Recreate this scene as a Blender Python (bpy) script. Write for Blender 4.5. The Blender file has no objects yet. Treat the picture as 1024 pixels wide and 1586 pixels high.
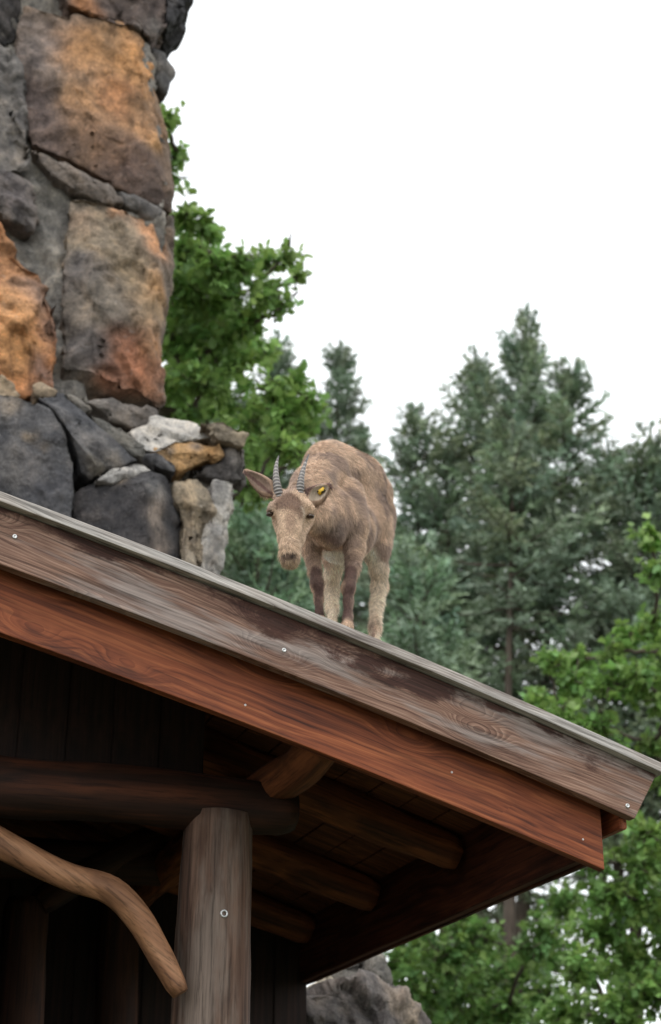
import bpy, bmesh, math, random
import numpy as np
from math import radians, sin, cos, pi
from mathutils import Vector, Matrix, noise

random.seed(7)
SC = bpy.context.scene
COL = SC.collection

# ------------------------------------------------------------------ camera
F_PX = 2500.0                       # focal length in photo pixels (photo is 1024 x 1586)
TH = radians(24.2)                  # the camera looks up
CAM = np.array([0.0, 0.0, 1.6])
cd = bpy.data.cameras.new('camera')
cam = bpy.data.objects.new('camera', cd); COL.objects.link(cam)
cam.location = CAM
cam.rotation_euler = (radians(90) + TH, 0, 0)
cd.sensor_fit = 'VERTICAL'; cd.sensor_height = 36.0; cd.sensor_width = 24.0
cd.lens = F_PX / 1586 * 36.0
cd.clip_end = 2000
cd.dof.use_dof = True
cd.dof.focus_distance = 5.85
cd.dof.aperture_fstop = 2.7
SC.camera = cam

# ------------------------------------------------------------------ sky and sun (bright overcast)
SUN_EL, SUN_AZ = radians(58), radians(200)      # azimuth clockwise from +Y
w = bpy.data.worlds.new('World'); SC.world = w; w.use_nodes = True
nt = w.node_tree; nt.nodes.clear()
out = nt.nodes.new('ShaderNodeOutputWorld')
sky = nt.nodes.new('ShaderNodeTexSky'); sky.sky_type = 'NISHITA'; sky.sun_disc = False
sky.sun_elevation = SUN_EL; sky.sun_rotation = SUN_AZ
hs = nt.nodes.new('ShaderNodeHueSaturation'); hs.inputs['Saturation'].default_value = 0.25
b1 = nt.nodes.new('ShaderNodeBackground'); b1.inputs['Strength'].default_value = 0.05
b2 = nt.nodes.new('ShaderNodeBackground'); b2.inputs['Strength'].default_value = 1.12
b2.inputs['Color'].default_value = (0.955, 0.985, 1.0, 1)
ad = nt.nodes.new('ShaderNodeAddShader')
nt.links.new(sky.outputs[0], hs.inputs['Color']); nt.links.new(hs.outputs[0], b1.inputs['Color'])
nt.links.new(b1.outputs[0], ad.inputs[0]); nt.links.new(b2.outputs[0], ad.inputs[1])
nt.links.new(ad.outputs[0], out.inputs['Surface'])
sl = bpy.data.lights.new('sun', 'SUN'); sl.energy = 1.1; sl.angle = radians(25); sl.color = (1.0, 0.965, 0.92)
so = bpy.data.objects.new('sun', sl); COL.objects.link(so)
sd = Vector((sin(SUN_AZ) * cos(SUN_EL), cos(SUN_AZ) * cos(SUN_EL), sin(SUN_EL)))
so.rotation_euler = sd.to_track_quat('Z', 'Y').to_euler()
SC.view_settings.view_transform = 'Standard'; SC.view_settings.look = 'None'
SC.view_settings.exposure = 0.35; SC.view_settings.gamma = 1.0
SC.render.engine = 'CYCLES'
SC.cycles.use_denoising = True
SC.cycles.max_bounces = 8; SC.cycles.transparent_max_bounces = 8

# ------------------------------------------------------------------ pixel -> place
def ray(x, y):
    u = (x - 512) / F_PX; v = (793 - y) / F_PX
    return np.array([u, cos(TH) - v * sin(TH), sin(TH) + v * cos(TH)])
A_ = radians(70.8)
G = np.array([sin(A_), cos(A_), 0.0])       # along the gable, to the right and away
E_ = np.array([-cos(A_), sin(A_), 0.0])     # along the eave, away from the camera
d_ = ray(540, 985)
O = CAM + d_ / np.linalg.norm(d_) * 5.95    # a point on the verge of the roof
UP = np.array([0, 0, 1.0])
def W(g, e, z): return O + G * g + E_ * e + UP * z
def hit(x, y, n, p0):
    d = ray(x, y); n = np.asarray(n, float)
    return CAM + d * (np.dot(np.asarray(p0) - CAM, n) / np.dot(d, n))
def at_e(x, y, e): return hit(x, y, E_, O + E_ * e)          # on a plane parallel to the gable
def at_y(x, y, Y): return hit(x, y, (0, 1, 0), (0, Y, 0))    # on an upright plane Y metres away
def gez(p):
    q = np.asarray(p) - O
    return float(q @ G), float(q @ E_), float(q[2])

# ------------------------------------------------------------------ object helpers
def tag(o, label=None, cat=None, group=None, kind=None):
    if label: o['label'] = label
    if cat: o['category'] = cat
    if group: o['group'] = group
    if kind: o['kind'] = kind
    return o
def empty(name, loc=(0, 0, 0)):
    o = bpy.data.objects.new(name, None); o.location = [float(c) for c in loc]; COL.objects.link(o)
    o.empty_display_size = 0.1
    return o
def link(name, me, mat, parent=None, mw=None, smooth=True):
    o = bpy.data.objects.new(name, me); COL.objects.link(o)
    if mat is not None and not me.materials: me.materials.append(mat)
    if smooth: me.polygons.foreach_set('use_smooth', [True] * len(me.polygons))
    m = Matrix(mw) if mw is not None else Matrix.Identity(4)
    if parent is not None:
        o.parent = parent
        pm = Matrix.Translation(parent.location) if parent.parent is None else None
        if pm is None:
            pm = parent_world(parent)
        o.matrix_basis = pm.inverted() @ m
    else:
        o.matrix_basis = m
    return o
def parent_world(o):
    m = o.matrix_basis.copy()
    p = o.parent
    while p is not None:
        m = p.matrix_basis @ m if p.type != 'EMPTY' else Matrix.Translation(p.location) @ m
        p = p.parent
    return m
def tri_mesh(name, V, T, col=None):
    V = np.asarray(V, np.float32); T = np.asarray(T, np.int32)
    me = bpy.data.meshes.new(name)
    me.vertices.add(len(V)); me.vertices.foreach_set('co', V.ravel())
    k = T.shape[1]
    me.loops.add(T.size); me.loops.foreach_set('vertex_index', T.ravel())
    me.polygons.add(len(T))
    me.polygons.foreach_set('loop_start', np.arange(len(T), dtype=np.int32) * k)
    if col is not None:
        a = me.attributes.new('col', 'FLOAT_COLOR', 'POINT')
        c = np.ones((len(V), 4), np.float32); c[:, :3] = col
        a.data.foreach_set('color', c.ravel())
    me.update(calc_edges=True); me.validate()
    return me
def unit(v):
    v = np.asarray(v, float); return v / np.linalg.norm(v)
def frame(x, zhint=(0, 0, 1), loc=(0, 0, 0)):
    x = unit(x); y = unit(np.cross(zhint, x)); z = np.cross(x, y)
    m = Matrix.Identity(4)
    for i in range(3):
        m[i][0], m[i][1], m[i][2], m[i][3] = x[i], y[i], z[i], loc[i]
    return m

# ------------------------------------------------------------------ materials
class NT:
    def __init__(s, name):
        s.m = bpy.data.materials.new(name); s.m.use_nodes = True
        s.t = s.m.node_tree; s.t.nodes.clear()
        s.out = s.n('OutputMaterial'); s.b = s.n('BsdfPrincipled')
        s.l(s.b.outputs[0], s.out.inputs['Surface'])
    def n(s, t, **k):
        x = s.t.nodes.new('ShaderNode' + t)
        for a, v in k.items(): setattr(x, a, v)
        return x
    def l(s, a, b): s.t.links.new(a, b)
    def coords(s, kind='Object', scale=(1, 1, 1), loc=(0, 0, 0)):
        c = s.n('TexCoord'); m = s.n('Mapping')
        m.inputs['Scale'].default_value = scale; m.inputs['Location'].default_value = loc
        s.l(c.outputs[kind], m.inputs[0]); return m.outputs[0]
    def noise(s, vec, scale=5, detail=4, rough=0.55, dist=0.0, out='Fac'):
        x = s.n('TexNoise'); x.inputs['Scale'].default_value = scale; x.inputs['Detail'].default_value = detail
        x.inputs['Roughness'].default_value = rough; x.inputs['Distortion'].default_value = dist
        s.l(vec, x.inputs['Vector']); return x.outputs[out]
    def ramp(s, fac, stops):
        x = s.n('ValToRGB'); el = x.color_ramp.elements
        while len(el) < len(stops): el.new(0.5)
        for q, (p, c) in zip(el, stops):
            q.position = p; q.color = (*c, 1) if len(c) == 3 else c
        s.l(fac, x.inputs[0]); return x.outputs[0]
    def gray(s, fac, a, b):        # smooth 0..1 between a and b
        x = s.n('MapRange', interpolation_type='SMOOTHSTEP')
        x.inputs[1].default_value = a; x.inputs[2].default_value = b
        s.l(fac, x.inputs[0]); return x.outputs[0]
    def mix(s, fac, a, b, mode='MIX'):
        x = s.n('Mix', data_type='RGBA', blend_type=mode)
        for i, v in ((0, fac), (6, a), (7, b)):
            if hasattr(v, 'is_linked') or hasattr(v, 'links'): s.l(v, x.inputs[i])
            elif isinstance(v, (int, float)): x.inputs[i].default_value = v
            else: x.inputs[i].default_value = (*v, 1)
        return x.outputs[2]
    def math(s, op, a, b=0.0):
        x = s.n('Math', operation=op)
        for i, v in enumerate((a, b)):
            if isinstance(v, (int, float)): x.inputs[i].default_value = v
            else: s.l(v, x.inputs[i])
        return x.outputs[0]
    def bump(s, h, strength=0.3, dist=0.01):
        x = s.n('Bump'); x.inputs['Strength'].default_value = strength; x.inputs['Distance'].default_value = dist
        s.l(h, x.inputs['Height']); s.l(x.outputs[0], s.b.inputs['Normal'])
    def color(s, c):
        if isinstance(c, tuple): s.b.inputs['Base Color'].default_value = (*c, 1)
        else: s.l(c, s.b.inputs['Base Color'])
    def set(s, **k):
        for a, v in k.items(): s.b.inputs[a.replace('_', ' ')].default_value = v
        return s

def wood(name, light, mid, dark, knot=0.5, ring=26.0, grey=None, stain=None, rough=0.75, off=(0, 0, 0), grain=1.0, spec=0.3, wave=0.42):
    """sawn or split wood: local X runs along the grain"""
    m = NT(name); c = m.coords(loc=off)
    sp = m.n('SeparateXYZ'); m.l(c, sp.inputs[0])
    vo = m.n('TexVoronoi', voronoi_dimensions='3D'); vo.inputs['Scale'].default_value = 1.0
    kc = m.coords(scale=(2.1, 1.5, 5.5), loc=(off[0] * 3 + .3, off[1], off[2])); m.l(kc, vo.inputs['Vector'])
    hk = m.n('SeparateColor'); m.l(vo.outputs['Color'], hk.inputs[0])
    has = m.gray(hk.outputs[0], 0.30, 0.34)
    near = m.math('MULTIPLY', m.gray(vo.outputs['Distance'], 0.42, 0.0), has)
    nw = m.noise(m.coords(scale=(0.7, 2.5, 2.5), loc=off), 1.6, 3, 0.5)
    cb = m.n('CombineXYZ')
    yy = m.math('ADD', sp.outputs['Y'], m.math('MULTIPLY', nw, 0.12))
    zz = m.math('ADD', sp.outputs['Z'], m.math('MULTIPLY', near, 0.14 * knot))
    zz = m.math('ADD', zz, m.math('MULTIPLY', nw, 0.11))
    m.l(m.math('MULTIPLY', sp.outputs['X'], 0.035), cb.inputs[0]); m.l(yy, cb.inputs[1]); m.l(zz, cb.inputs[2])
    g1 = m.noise(cb.outputs[0], ring * 1.5, 2, 0.5)
    wl = m.n('TexWave', wave_type='BANDS', bands_direction='Z', wave_profile='SAW'); wl.inputs['Scale'].default_value = ring * 0.62
    wl.inputs['Distortion'].default_value = 3.0; wl.inputs['Detail'].default_value = 3.0; wl.inputs['Detail Scale'].default_value = 2.5
    m.l(cb.outputs[0], wl.inputs['Vector'])
    fine = m.noise(m.coords(scale=(1.7, 52, 52), loc=off), 1.6, 4, 0.7)
    g = m.math('ADD', m.math('MULTIPLY', g1, 0.92 - wave), m.math('MULTIPLY', wl.outputs['Fac'], wave))
    col = m.ramp(g, [(0.22, dark), (0.47, mid), (0.68, light)])
    big = m.noise(m.coords(scale=(1.2, 4, 5), loc=off), 1.9, 5, 0.6)
    col = m.mix(m.math('MULTIPLY', m.gray(big, 0.46, 0.70), 0.75), col, dark)
    if grey is not None:
        gm = m.gray(m.noise(m.coords(scale=(0.9, 3, 7), loc=(off[0] + 3.1, 0, off[2])), 1.4, 5, 0.62), 0.46, 0.64)
        gcol = m.mix(g, tuple(x * 0.45 for x in grey), tuple(min(1, x * 1.45) for x in grey))
        col = m.mix(m.math('MULTIPLY', gm, 0.9), col, gcol)
    if stain is not None:            # old dark stain left along the sheltered upper edge
        (scol, z0, z1, amt) = stain
        sn = m.noise(m.coords(scale=(1.5, 2, 4), loc=(off[0] + 7, 0, off[2])), 1.5, 6, 0.68)
        hv = m.math('ADD', m.gray(sp.outputs['Z'], z0, z1), m.math('MULTIPLY', m.math('SUBTRACT', sn, 0.5), 4.2))
        col = m.mix(m.math('MULTIPLY', m.gray(hv, 0.55, 1.0), amt), col, m.mix(g, tuple(x * .5 for x in scol), tuple(x * 1.6 for x in scol)))
    kd = m.math('ADD', vo.outputs['Distance'], m.math('MULTIPLY', m.math('SUBTRACT', fine, 0.5), 0.05))
    kv = m.math('MULTIPLY', m.gray(kd, 0.115, 0.04), has)
    col = m.mix(m.math('MULTIPLY', kv, min(1.0, knot)), col, tuple(x * 0.55 for x in dark))
    fl = m.mix(0.6 * grain, col, m.ramp(fine, [(0.36, (0.22, 0.21, 0.2)), (0.47, (1, 1, 1)), (0.7, (1.5, 1.5, 1.5))]), 'MULTIPLY')
    m.color(fl)
    h = m.math('ADD', m.math('MULTIPLY', fine, 0.6), m.math('MULTIPLY', wl.outputs['Fac'], wave))
    m.bump(h, 0.6, 0.004)
    m.set(Roughness=rough); m.b.inputs['Specular IOR Level'].default_value = spec
    return m.m

M = {}
M['barge'] = wood('weathered_barge_wood', (0.31, 0.195, 0.14), (0.195, 0.110, 0.077), (0.085, 0.042, 0.030), 1.0, 42,
                  grey=(0.27, 0.222, 0.198), stain=((0.05, 0.02, 0.014), -0.20, 0.0, 0.95), wave=0.26)
M['cap'] = wood('grey_cap_wood', (0.52, 0.47, 0.43), (0.38, 0.335, 0.30), (0.17, 0.14, 0.125), 0.2, 46, grey=(0.48, 0.45, 0.42), wave=0.3)
M['inner'] = wood('red_stained_wood', (0.36, 0.115, 0.043), (0.22, 0.058, 0.021), (0.06, 0.015, 0.007), 0.45, 34, rough=0.6, off=(4.3, .4, .7), grain=0.7, wave=0.12)
M['eave'] = wood('brown_eave_wood', (0.16, 0.050, 0.022), (0.10, 0.028, 0.013), (0.028, 0.008, 0.005), 0.4, 26, off=(2.2, .2, 1.7), wave=0.1)
M['plank'] = wood('soffit_plank_wood', (0.22, 0.080, 0.030), (0.13, 0.043, 0.017), (0.04, 0.014, 0.007), 0.5, 26, off=(9.2, .2, 1.7), wave=0.1)
M['roofing'] = wood('roof_deck_wood', (0.26, 0.23, 0.21), (0.19, 0.165, 0.15), (0.10, 0.085, 0.075), 0.3, 18, off=(1.2, 3.2, 1.7), wave=0.1)
M['log'] = wood('log_wood', (0.34, 0.115, 0.040), (0.16, 0.050, 0.018), (0.03, 0.011, 0.006), 0.4, 12, off=(5.2, 1.2, .7), wave=0.0)
M['shaded_log'] = wood('shaded_log_wood', (0.075, 0.028, 0.013), (0.035, 0.013, 0.007), (0.013, 0.006, 0.004), 0.4, 12, off=(3.2, 1.2, .7), wave=0.0)  # darkened log wood: the shade of the inner bays put into the colour
M['post'] = wood('grey_brown_post_wood', (0.22, 0.140, 0.10), (0.11, 0.060, 0.040), (0.03, 0.015, 0.010), 0.3, 12, grey=(0.17, 0.13, 0.105), off=(6.2, 2.2, .7), wave=0.0)
M['brace'] = wood('peeled_branch_wood', (0.42, 0.225, 0.12), (0.27, 0.130, 0.064), (0.10, 0.045, 0.024), 0.4, 10, off=(8.2, 1.9, .7), rough=0.6, wave=0.0)
M['tie'] = wood('tie_beam_wood', (0.085, 0.026, 0.010), (0.028, 0.010, 0.005), (0.016, 0.007, 0.004), 0.4, 12, off=(1.7, 2.2, .7), wave=0.0)

def metal(name, c, r):
    m = NT(name)
    nz = m.noise(m.coords(), 180, 3)
    m.color(m.mix(nz, tuple(x * .6 for x in c), c)); m.set(Metallic=0.7, Roughness=r); return m.m
M['steel'] = metal('galvanised_steel', (0.75, 0.75, 0.74), 0.42)

def stone_mat(name, bumpk=1.0):
    m = NT(name); c = m.coords()
    a = m.n('Attribute', attribute_name='col')
    n1 = m.noise(c, 2.6, 9, 0.68, 0.8); n2 = m.noise(c, 10.0, 9, 0.70, 0.4); n3 = m.noise(c, 55, 5, 0.65)
    st = m.noise(m.coords(scale=(5, 5, 0.8)), 2.0, 6, 0.6)     # runnels of old water stains
    sc = m.n('HueSaturation'); sc.inputs['Saturation'].default_value = 0.92; m.l(a.outputs['Color'], sc.inputs['Color'])
    col = m.mix(0.9, sc.outputs[0], m.ramp(n1, [(0.30, (0.45, 0.45, 0.47)), (0.48, (0.95, 0.95, 0.95)), (0.66, (1.45, 1.36, 1.25))]), 'MULTIPLY')
    col = m.mix(0.85, col, m.ramp(n2, [(0.32, (0.40, 0.40, 0.42)), (0.5, (1, 1, 1)), (0.66, (1.5, 1.45, 1.38))]), 'MULTIPLY')
    col = m.mix(0.6, col, m.ramp(n3, [(0.3, (0.45, 0.45, 0.45)), (0.7, (1.5, 1.5, 1.5))]), 'MULTIPLY')
    col = m.mix(m.math('MULTIPLY', m.gray(st, 0.54, 0.70), 0.6), col, m.mix(0.8, col, (0.22, 0.21, 0.22), 'MULTIPLY'))
    li = m.gray(m.noise(c, 13, 7, 0.75), 0.60, 0.70)
    col = m.mix(m.math('MULTIPLY', li, 0.40), col, (0.34, 0.32, 0.29))
    m.color(col)
    # cracks
    v = m.n('TexVoronoi', feature='DISTANCE_TO_EDGE'); v.inputs['Scale'].default_value = 2.3
    wv = m.n('Mix', data_type='VECTOR'); wv.inputs[0].default_value = 0.22
    m.l(c, wv.inputs[4]); m.l(m.noise(c, 3, 4, 0.6, 0, 'Color'), wv.inputs[5]); m.l(wv.outputs[1], v.inputs['Vector'])
    crk = m.math('MULTIPLY', m.gray(v.outputs['Distance'], 0.0, 0.012), 0.25)
    h = m.math('ADD', m.math('MULTIPLY', n2, 1.1), m.math('MULTIPLY', n3, 0.35))
    h = m.math('ADD', m.math('ADD', h, crk), m.math('MULTIPLY', n1, 0.8))
    m.bump(h, 0.75 * bumpk, 0.03)
    m.set(Roughness=0.88); m.b.inputs['Specular IOR Level'].default_value = 0.25
    return m.m
M['stone'] = stone_mat('sandstone')
M['mortar'] = stone_mat('cement_mortar', 0.6)

def leaf_mat(name, trans=0.35, rough=0.5, var=0.25):
    m = NT(name)
    a = m.n('Attribute', attribute_name='col')
    nz = m.noise(m.coords(), 1.3, 3)
    col = m.mix(1.0, a.outputs['Color'], m.ramp(nz, [(0.3, (1 - var,) * 3), (0.7, (1 + var,) * 3)]), 'MULTIPLY')
    m.color(col); m.set(Roughness=rough); m.b.inputs['Specular IOR Level'].default_value = 0.3
    tr = m.n('BsdfTranslucent'); m.l(m.mix(0.35, col, (0.30, 0.48, 0.09)), tr.inputs['Color'])
    mx = m.n('MixShader'); mx.inputs[0].default_value = trans
    m.l(m.b.outputs[0], mx.inputs[1]); m.l(tr.outputs[0], mx.inputs[2]); m.l(mx.outputs[0], m.out.inputs['Surface'])
    return m.m
M['leaf'] = leaf_mat('broad_leaf', 0.38)
M['needle'] = leaf_mat('conifer_needle', 0.10, 0.6)
def bark_mat(name, c):
    m = NT(name); n = m.noise(m.coords(scale=(6, 6, 1.2)), 3, 6, 0.65)
    m.color(m.ramp(n, [(0.3, tuple(x * .45 for x in c)), (0.7, tuple(x * 1.3 for x in c))])); m.bump(n, 0.8, 0.03); m.set(Roughness=0.9)
    return m.m
M['bark'] = bark_mat('bark', (0.09, 0.068, 0.052))

# ------------------------------------------------------------------ ground
m = NT('meadow_ground')
n1 = m.noise(m.coords(), 0.25, 6); n2 = m.noise(m.coords(), 6, 6)
m.color(m.mix(m.gray(n1, .4, .6), m.mix(n2, (0.03, 0.05, 0.016), (0.055, 0.085, 0.028)), m.mix(n2, (0.06, 0.048, 0.034), (0.11, 0.09, 0.065))))
m.bump(n2, 0.6, 0.05); m.set(Roughness=0.95)
bm = bmesh.new(); bmesh.ops.create_grid(bm, x_segments=60, y_segments=60, size=600)
for v in bm.verts: v.co.z = 0.15 * noise.noise(v.co * 0.02) * min(1.0, max(0.0, (v.co.length - 40) / 60)) * 6
me = bpy.data.meshes.new('ground'); bm.to_mesh(me); bm.free()
tag(link('ground', me, m.m), kind='structure')

# ------------------------------------------------------------------ the pavilion
# the verge is slightly bowed: quadratic through three measured points
gs_, zs_ = np.array([-1.305, -0.10, 1.254]), np.array([0.369, 0.046, -0.378])
QZ = np.polyfit(gs_, zs_, 2)
def zt(g):                                    # top of the roof along the gable
    if g < -1.3: return float(np.polyval(QZ, -1.3) + (g + 1.3) * np.polyval(np.polyder(QZ), -1.3))
    return float(np.polyval(QZ, g))
GL, GR = -3.3, 1.24                           # ridge (outside the picture) and eave
PAV = empty('wooden_pavilion', W(-0.3, 1.8, -O[2]))
tag(PAV, 'open wooden pavilion with weathered sloping roof, log rafters and round posts', 'pavilion')
BO = W(0, 0, 0)
SL = math.atan(-0.29)
BX = unit(G * cos(SL) + UP * sin(SL))
BM = frame(BX, (0, 0, 1), BO)                 # board frame: X down the slope, Y along the eave, Z up
BMi = BM.inverted()
def sweep(name, mat, gs, sect, parent=PAV, jit=0.0, seed=0, bevel=0.004):
    """board that follows the bow of the roof: sect = [(e, dz), ...] outline at each station; end stations may be cut"""
    V = []; F = []; k = len(sect); rng = random.Random(seed)
    for i, st in enumerate(gs):
        for (e, dz) in sect:
            g = st(e, dz) if callable(st) else st
            j = jit * noise.noise(Vector((g * 1.7 + seed, dz * 3, e * 3)))
            V.append(BMi @ Vector(W(g, e + j, zt(g) + dz + j * 0.6)))
    for i in range(len(gs) - 1):
        for q in range(k):
            a, b = i * k + q, i * k + (q + 1) % k
            F.append((a, b, b + k, a + k))
    F.append(tuple(range(k))[::-1]); F.append(tuple(range((len(gs) - 1) * k, len(gs) * k)))
    bm = bmesh.new(); vs = [bm.verts.new(v) for v in V]
    for f in F: bm.faces.new([vs[i] for i in f])
    bmesh.ops.recalc_face_normals(bm, faces=bm.faces)
    sh = [e for e in bm.edges if len(e.link_faces) == 2 and e.calc_face_angle(0) > 0.6]
    if bevel: bmesh.ops.bevel(bm, geom=sh, offset=bevel, segments=2, affect='EDGES', profile=0.6)
    me = bpy.data.meshes.new(name); bm.to_mesh(me); bm.free()
    return link(name, me, mat, parent, BM, smooth=False)
def rect(e0, e1, z0, z1): return [(e0, z0), (e1, z0), (e1, z1), (e0, z1)]
st = lambda a, b, n=28: [a + (b - a) * i / n for i in range(n + 1)]
# cap board on top of the verge, barge board below it, red inner board behind and below
sweep('cap_board', M['cap'], st(GL, 1.255), rect(-0.040, 0.15, -0.038, 0.0), jit=0.004, seed=1)
cut = lambda e, dz: 1.24 + (dz + 0.04) * 0.50
BARGE = sweep('barge_board', M['barge'], st(GL, 1.10) + [cut], rect(-0.002, 0.045, -0.252, -0.0405), jit=0.004, seed=2)
INNER = sweep('inner_board', M['inner'], st(GL, 0.98) + [1.042], rect(0.092, 0.136, -0.460, -0.045), jit=0.005, seed=3)
def mirror_z(g): return zt(GL - (g - GL)) if g < GL else zt(g)
# roof deck boards run along the eave
g = 1.235; i = 0
while g > GL:
    wdt = 0.165
    sweep('deck_board', M['roofing'], [g - wdt + 0.006, g], rect(0.152, 3.62, -0.036 - 0.006 * (i % 2), -0.004 - 0.006 * (i % 2)), seed=20 + i, bevel=0.003)
    g -= wdt; i += 1
g = 0.955; i = 0
while g > -2.2:                                # soffit planks below the deck
    wdt = 0.150
    o = sweep('soffit_plank', M['plank'], [g - wdt + 0.007, g], rect(0.138, 3.56, -0.125 - 0.005 * random.random(), -0.097), seed=60 + i, bevel=0.003)
    g -= wdt; i += 1
# eave board, with a drip strip on its lower edge, and the fascia under the deck ends
ze = zt(0.98)
def plank(name, mat, p0, p1, wid, hgt, parent=PAV, up=(0, 0, 1), jit=0.003, seg=14, bevel=0.004):
    p0 = np.asarray(p0, float); p1 = np.asarray(p1, float); L = np.linalg.norm(p1 - p0)
    mw = frame(p1 - p0, up, p0); bm = bmesh.new(); rows = []
    for i in range(seg + 1):
        x = L * i / seg; row = []
        for (y, z) in ((-wid / 2, -hgt / 2), (wid / 2, -hgt / 2), (wid / 2, hgt / 2), (-wid / 2, hgt / 2)):
            j = jit * noise.noise(Vector((x * 2 + p0[0] * 7, y * 9, z * 9 + p0[2])))
            row.append(bm.verts.new((x, y + j, z + j)))
        rows.append(row)
    for a, b in zip(rows, rows[1:]):
        for q in range(4): bm.faces.new((a[q], a[(q + 1) % 4], b[(q + 1) % 4], b[q]))
    bm.faces.new(rows[0][::-1]); bm.faces.new(rows[-1])
    bmesh.ops.recalc_face_normals(bm, faces=bm.faces)
    sh = [e for e in bm.edges if e.calc_face_angle(0) > 0.6]
    bmesh.ops.bevel(bm, geom=sh, offset=bevel, segments=2, affect='EDGES')
    me = bpy.data.meshes.new(name); bm.to_mesh(me); bm.free()
    return link(name, me, mat, parent, mw, smooth=False)
plank('eave_board', M['eave'], W(0.985, 0.138, -0.555), W(0.985, 3.66, -0.555), 0.045, 0.345)
plank('drip_strip', M['eave'], W(1.022, 0.138, -0.690), W(1.022, 3.66, -0.690), 0.026, 0.085)
plank('fascia_strip', M['inner'], W(1.115, 0.055, zt(1.115) - 0.165), W(1.115, 3.6, zt(1.115) - 0.165), 0.03, 0.24)

def log(name, mat, pts, rad, parent=PAV, seg=20, step=0.05, rough=0.012, seed=0, caps=True, flat=0.0):
    """a natural log through pts with radii rad, knobbly, local X along it"""
    pts = [np.asarray(p, float) for p in pts]
    mw = frame(pts[-1] - pts[0], (0, 0, 1) if abs(unit(pts[-1] - pts[0])[2]) < 0.9 else (0, 1, 0), pts[0]); mi = mw.inverted()
    lp = [np.array(mi @ Vector(p)) for p in pts]
    # Catmull-Rom
    P = [2 * lp[0] - lp[1]] + lp + [2 * lp[-1] - lp[-2]]; R = [rad[0]] + list(rad) + [rad[-1]]
    C = []; RR = []
    for i in range(1, len(P) - 2):
        n = max(2, int(np.linalg.norm(P[i + 1] - P[i]) / step))
        for q in range(n + (i == len(P) - 3)):
            t = q / n
            C.append(0.5 * (2 * P[i] + (P[i + 1] - P[i - 1]) * t + (2 * P[i - 1] - 5 * P[i] + 4 * P[i + 1] - P[i + 2]) * t * t + (3 * P[i] - P[i - 1] - 3 * P[i + 1] + P[i + 2]) * t ** 3))
            RR.append(R[i] + (R[i + 1] - R[i]) * t)
    C = np.array(C); bm = bmesh.new(); rows = []; n = len(C)
    zh = np.array([0, 0, 1.0])
    for i in range(n):
        tdir = unit(C[min(i + 1, n - 1)] - C[max(i - 1, 0)]); y = unit(np.cross(zh, tdir)); z = np.cross(tdir, y); row = []
        sway = rough * 1.2 * np.array([0, noise.noise(Vector((C[i][0] * 1.4, seed, 1))), noise.noise(Vector((C[i][0] * 1.4, seed, 5)))])
        for q in range(seg):
            a = 2 * pi * q / seg; dd = y * cos(a) + z * sin(a)
            r = RR[i] + rough * (noise.noise(Vector((C[i][0] * 2.2, cos(a) * 1.2 + seed, sin(a) * 1.2))) + 0.5 * noise.noise(Vector((C[i][0] * 6, cos(a) * 3 + seed, sin(a) * 3))))
            endr = 1.0
            if caps and (i == 0 or i == n - 1): endr = 0.86
            row.append(bm.verts.new(C[i] + sway + dd * r * endr))
        rows.append(row)
    for a, b in zip(rows, rows[1:]):
        for q in range(seg): bm.faces.new((a[q], a[(q + 1) % seg], b[(q + 1) % seg], b[q]))
    bm.faces.new(rows[0][::-1]); bm.faces.new(rows[-1])
    bmesh.ops.recalc_face_normals(bm, faces=bm.faces)
    me = bpy.data.meshes.new(name); bm.to_mesh(me); bm.free()
    o = link(name, me, mat, parent, mw)
    for p in me.polygons:
        if len(p.vertices) > 4: p.use_smooth = False
    return o
# log rafters follow the slope
for i, e in enumerate((1.20, 2.24, 3.25)):
    gl = [-2.2, -1.0, 0.1, 0.60, 0.94]
    log('rafter', M['log'], [W(g, e + 0.02 * math.sin(g * 3 + i), zt(g) - 0.128 - 0.085) for g in gl], [0.085, 0.09, 0.09, 0.088, 0.078], seed=i * 3 + 1, rough=0.016)
    log('rafter_lath', M['log'], [W(g, e + 0.105, zt(g) - 0.165) for g in gl], [0.042, 0.045, 0.045, 0.042, 0.035], seed=i * 3 + 2, rough=0.012)
# purlin along the eave, tie beam along the gable, posts
zp = zt(-0.02) - 0.128 - 0.165 - 0.075
PE = 0.82
log('purlin', M['log'], [W(-0.03, 0.14, zp), W(-0.02, 0.9, zp - 0.01), W(-0.03, 2.2, zp), W(-0.02, 3.5, zp)], [0.080, 0.085, 0.09, 0.09], seed=11, rough=0.014)
tb = at_e(300, 1243, PE); tg, _, tz = gez(tb)
log('tie_beam', M['tie'], [W(-3.2, PE, tz), W(-1.6, PE, tz), W(-0.7, PE, tz + 0.005), W(-0.2, PE, tz), W(0.055, PE, tz)], [0.12, 0.115, 0.11, 0.108, 0.10], seed=12, rough=0.014)
pc = gez(at_e(338, 1320, PE))
POST = log('post', M['post'], [W(pc[0] - 0.02, PE, -O[2] - 0.05), W(pc[0] - 0.01, PE, -2.2), W(pc[0] - 0.008, PE, -1.2), W(pc[0] - 0.005, PE, -0.8), W(pc[0], PE, tz - 0.045)],
    [0.165, 0.155, 0.148, 0.142, 0.134], seed=13, rough=0.010, seg=36, caps=False)
bp = [(-120, 1228, .80), (-40, 1282, .80), (40, 1324, .78), (110, 1358, .76), (172, 1380, .74), (214, 1424, .72), (250, 1486, .70), (279, 1540, .68)]
log('brace', M['brace'], [at_e(*p) for p in bp], [.055, .054, .052, .052, .056, .052, .048, .034], seed=14, rough=0.008, step=0.03, seg=22)
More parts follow.
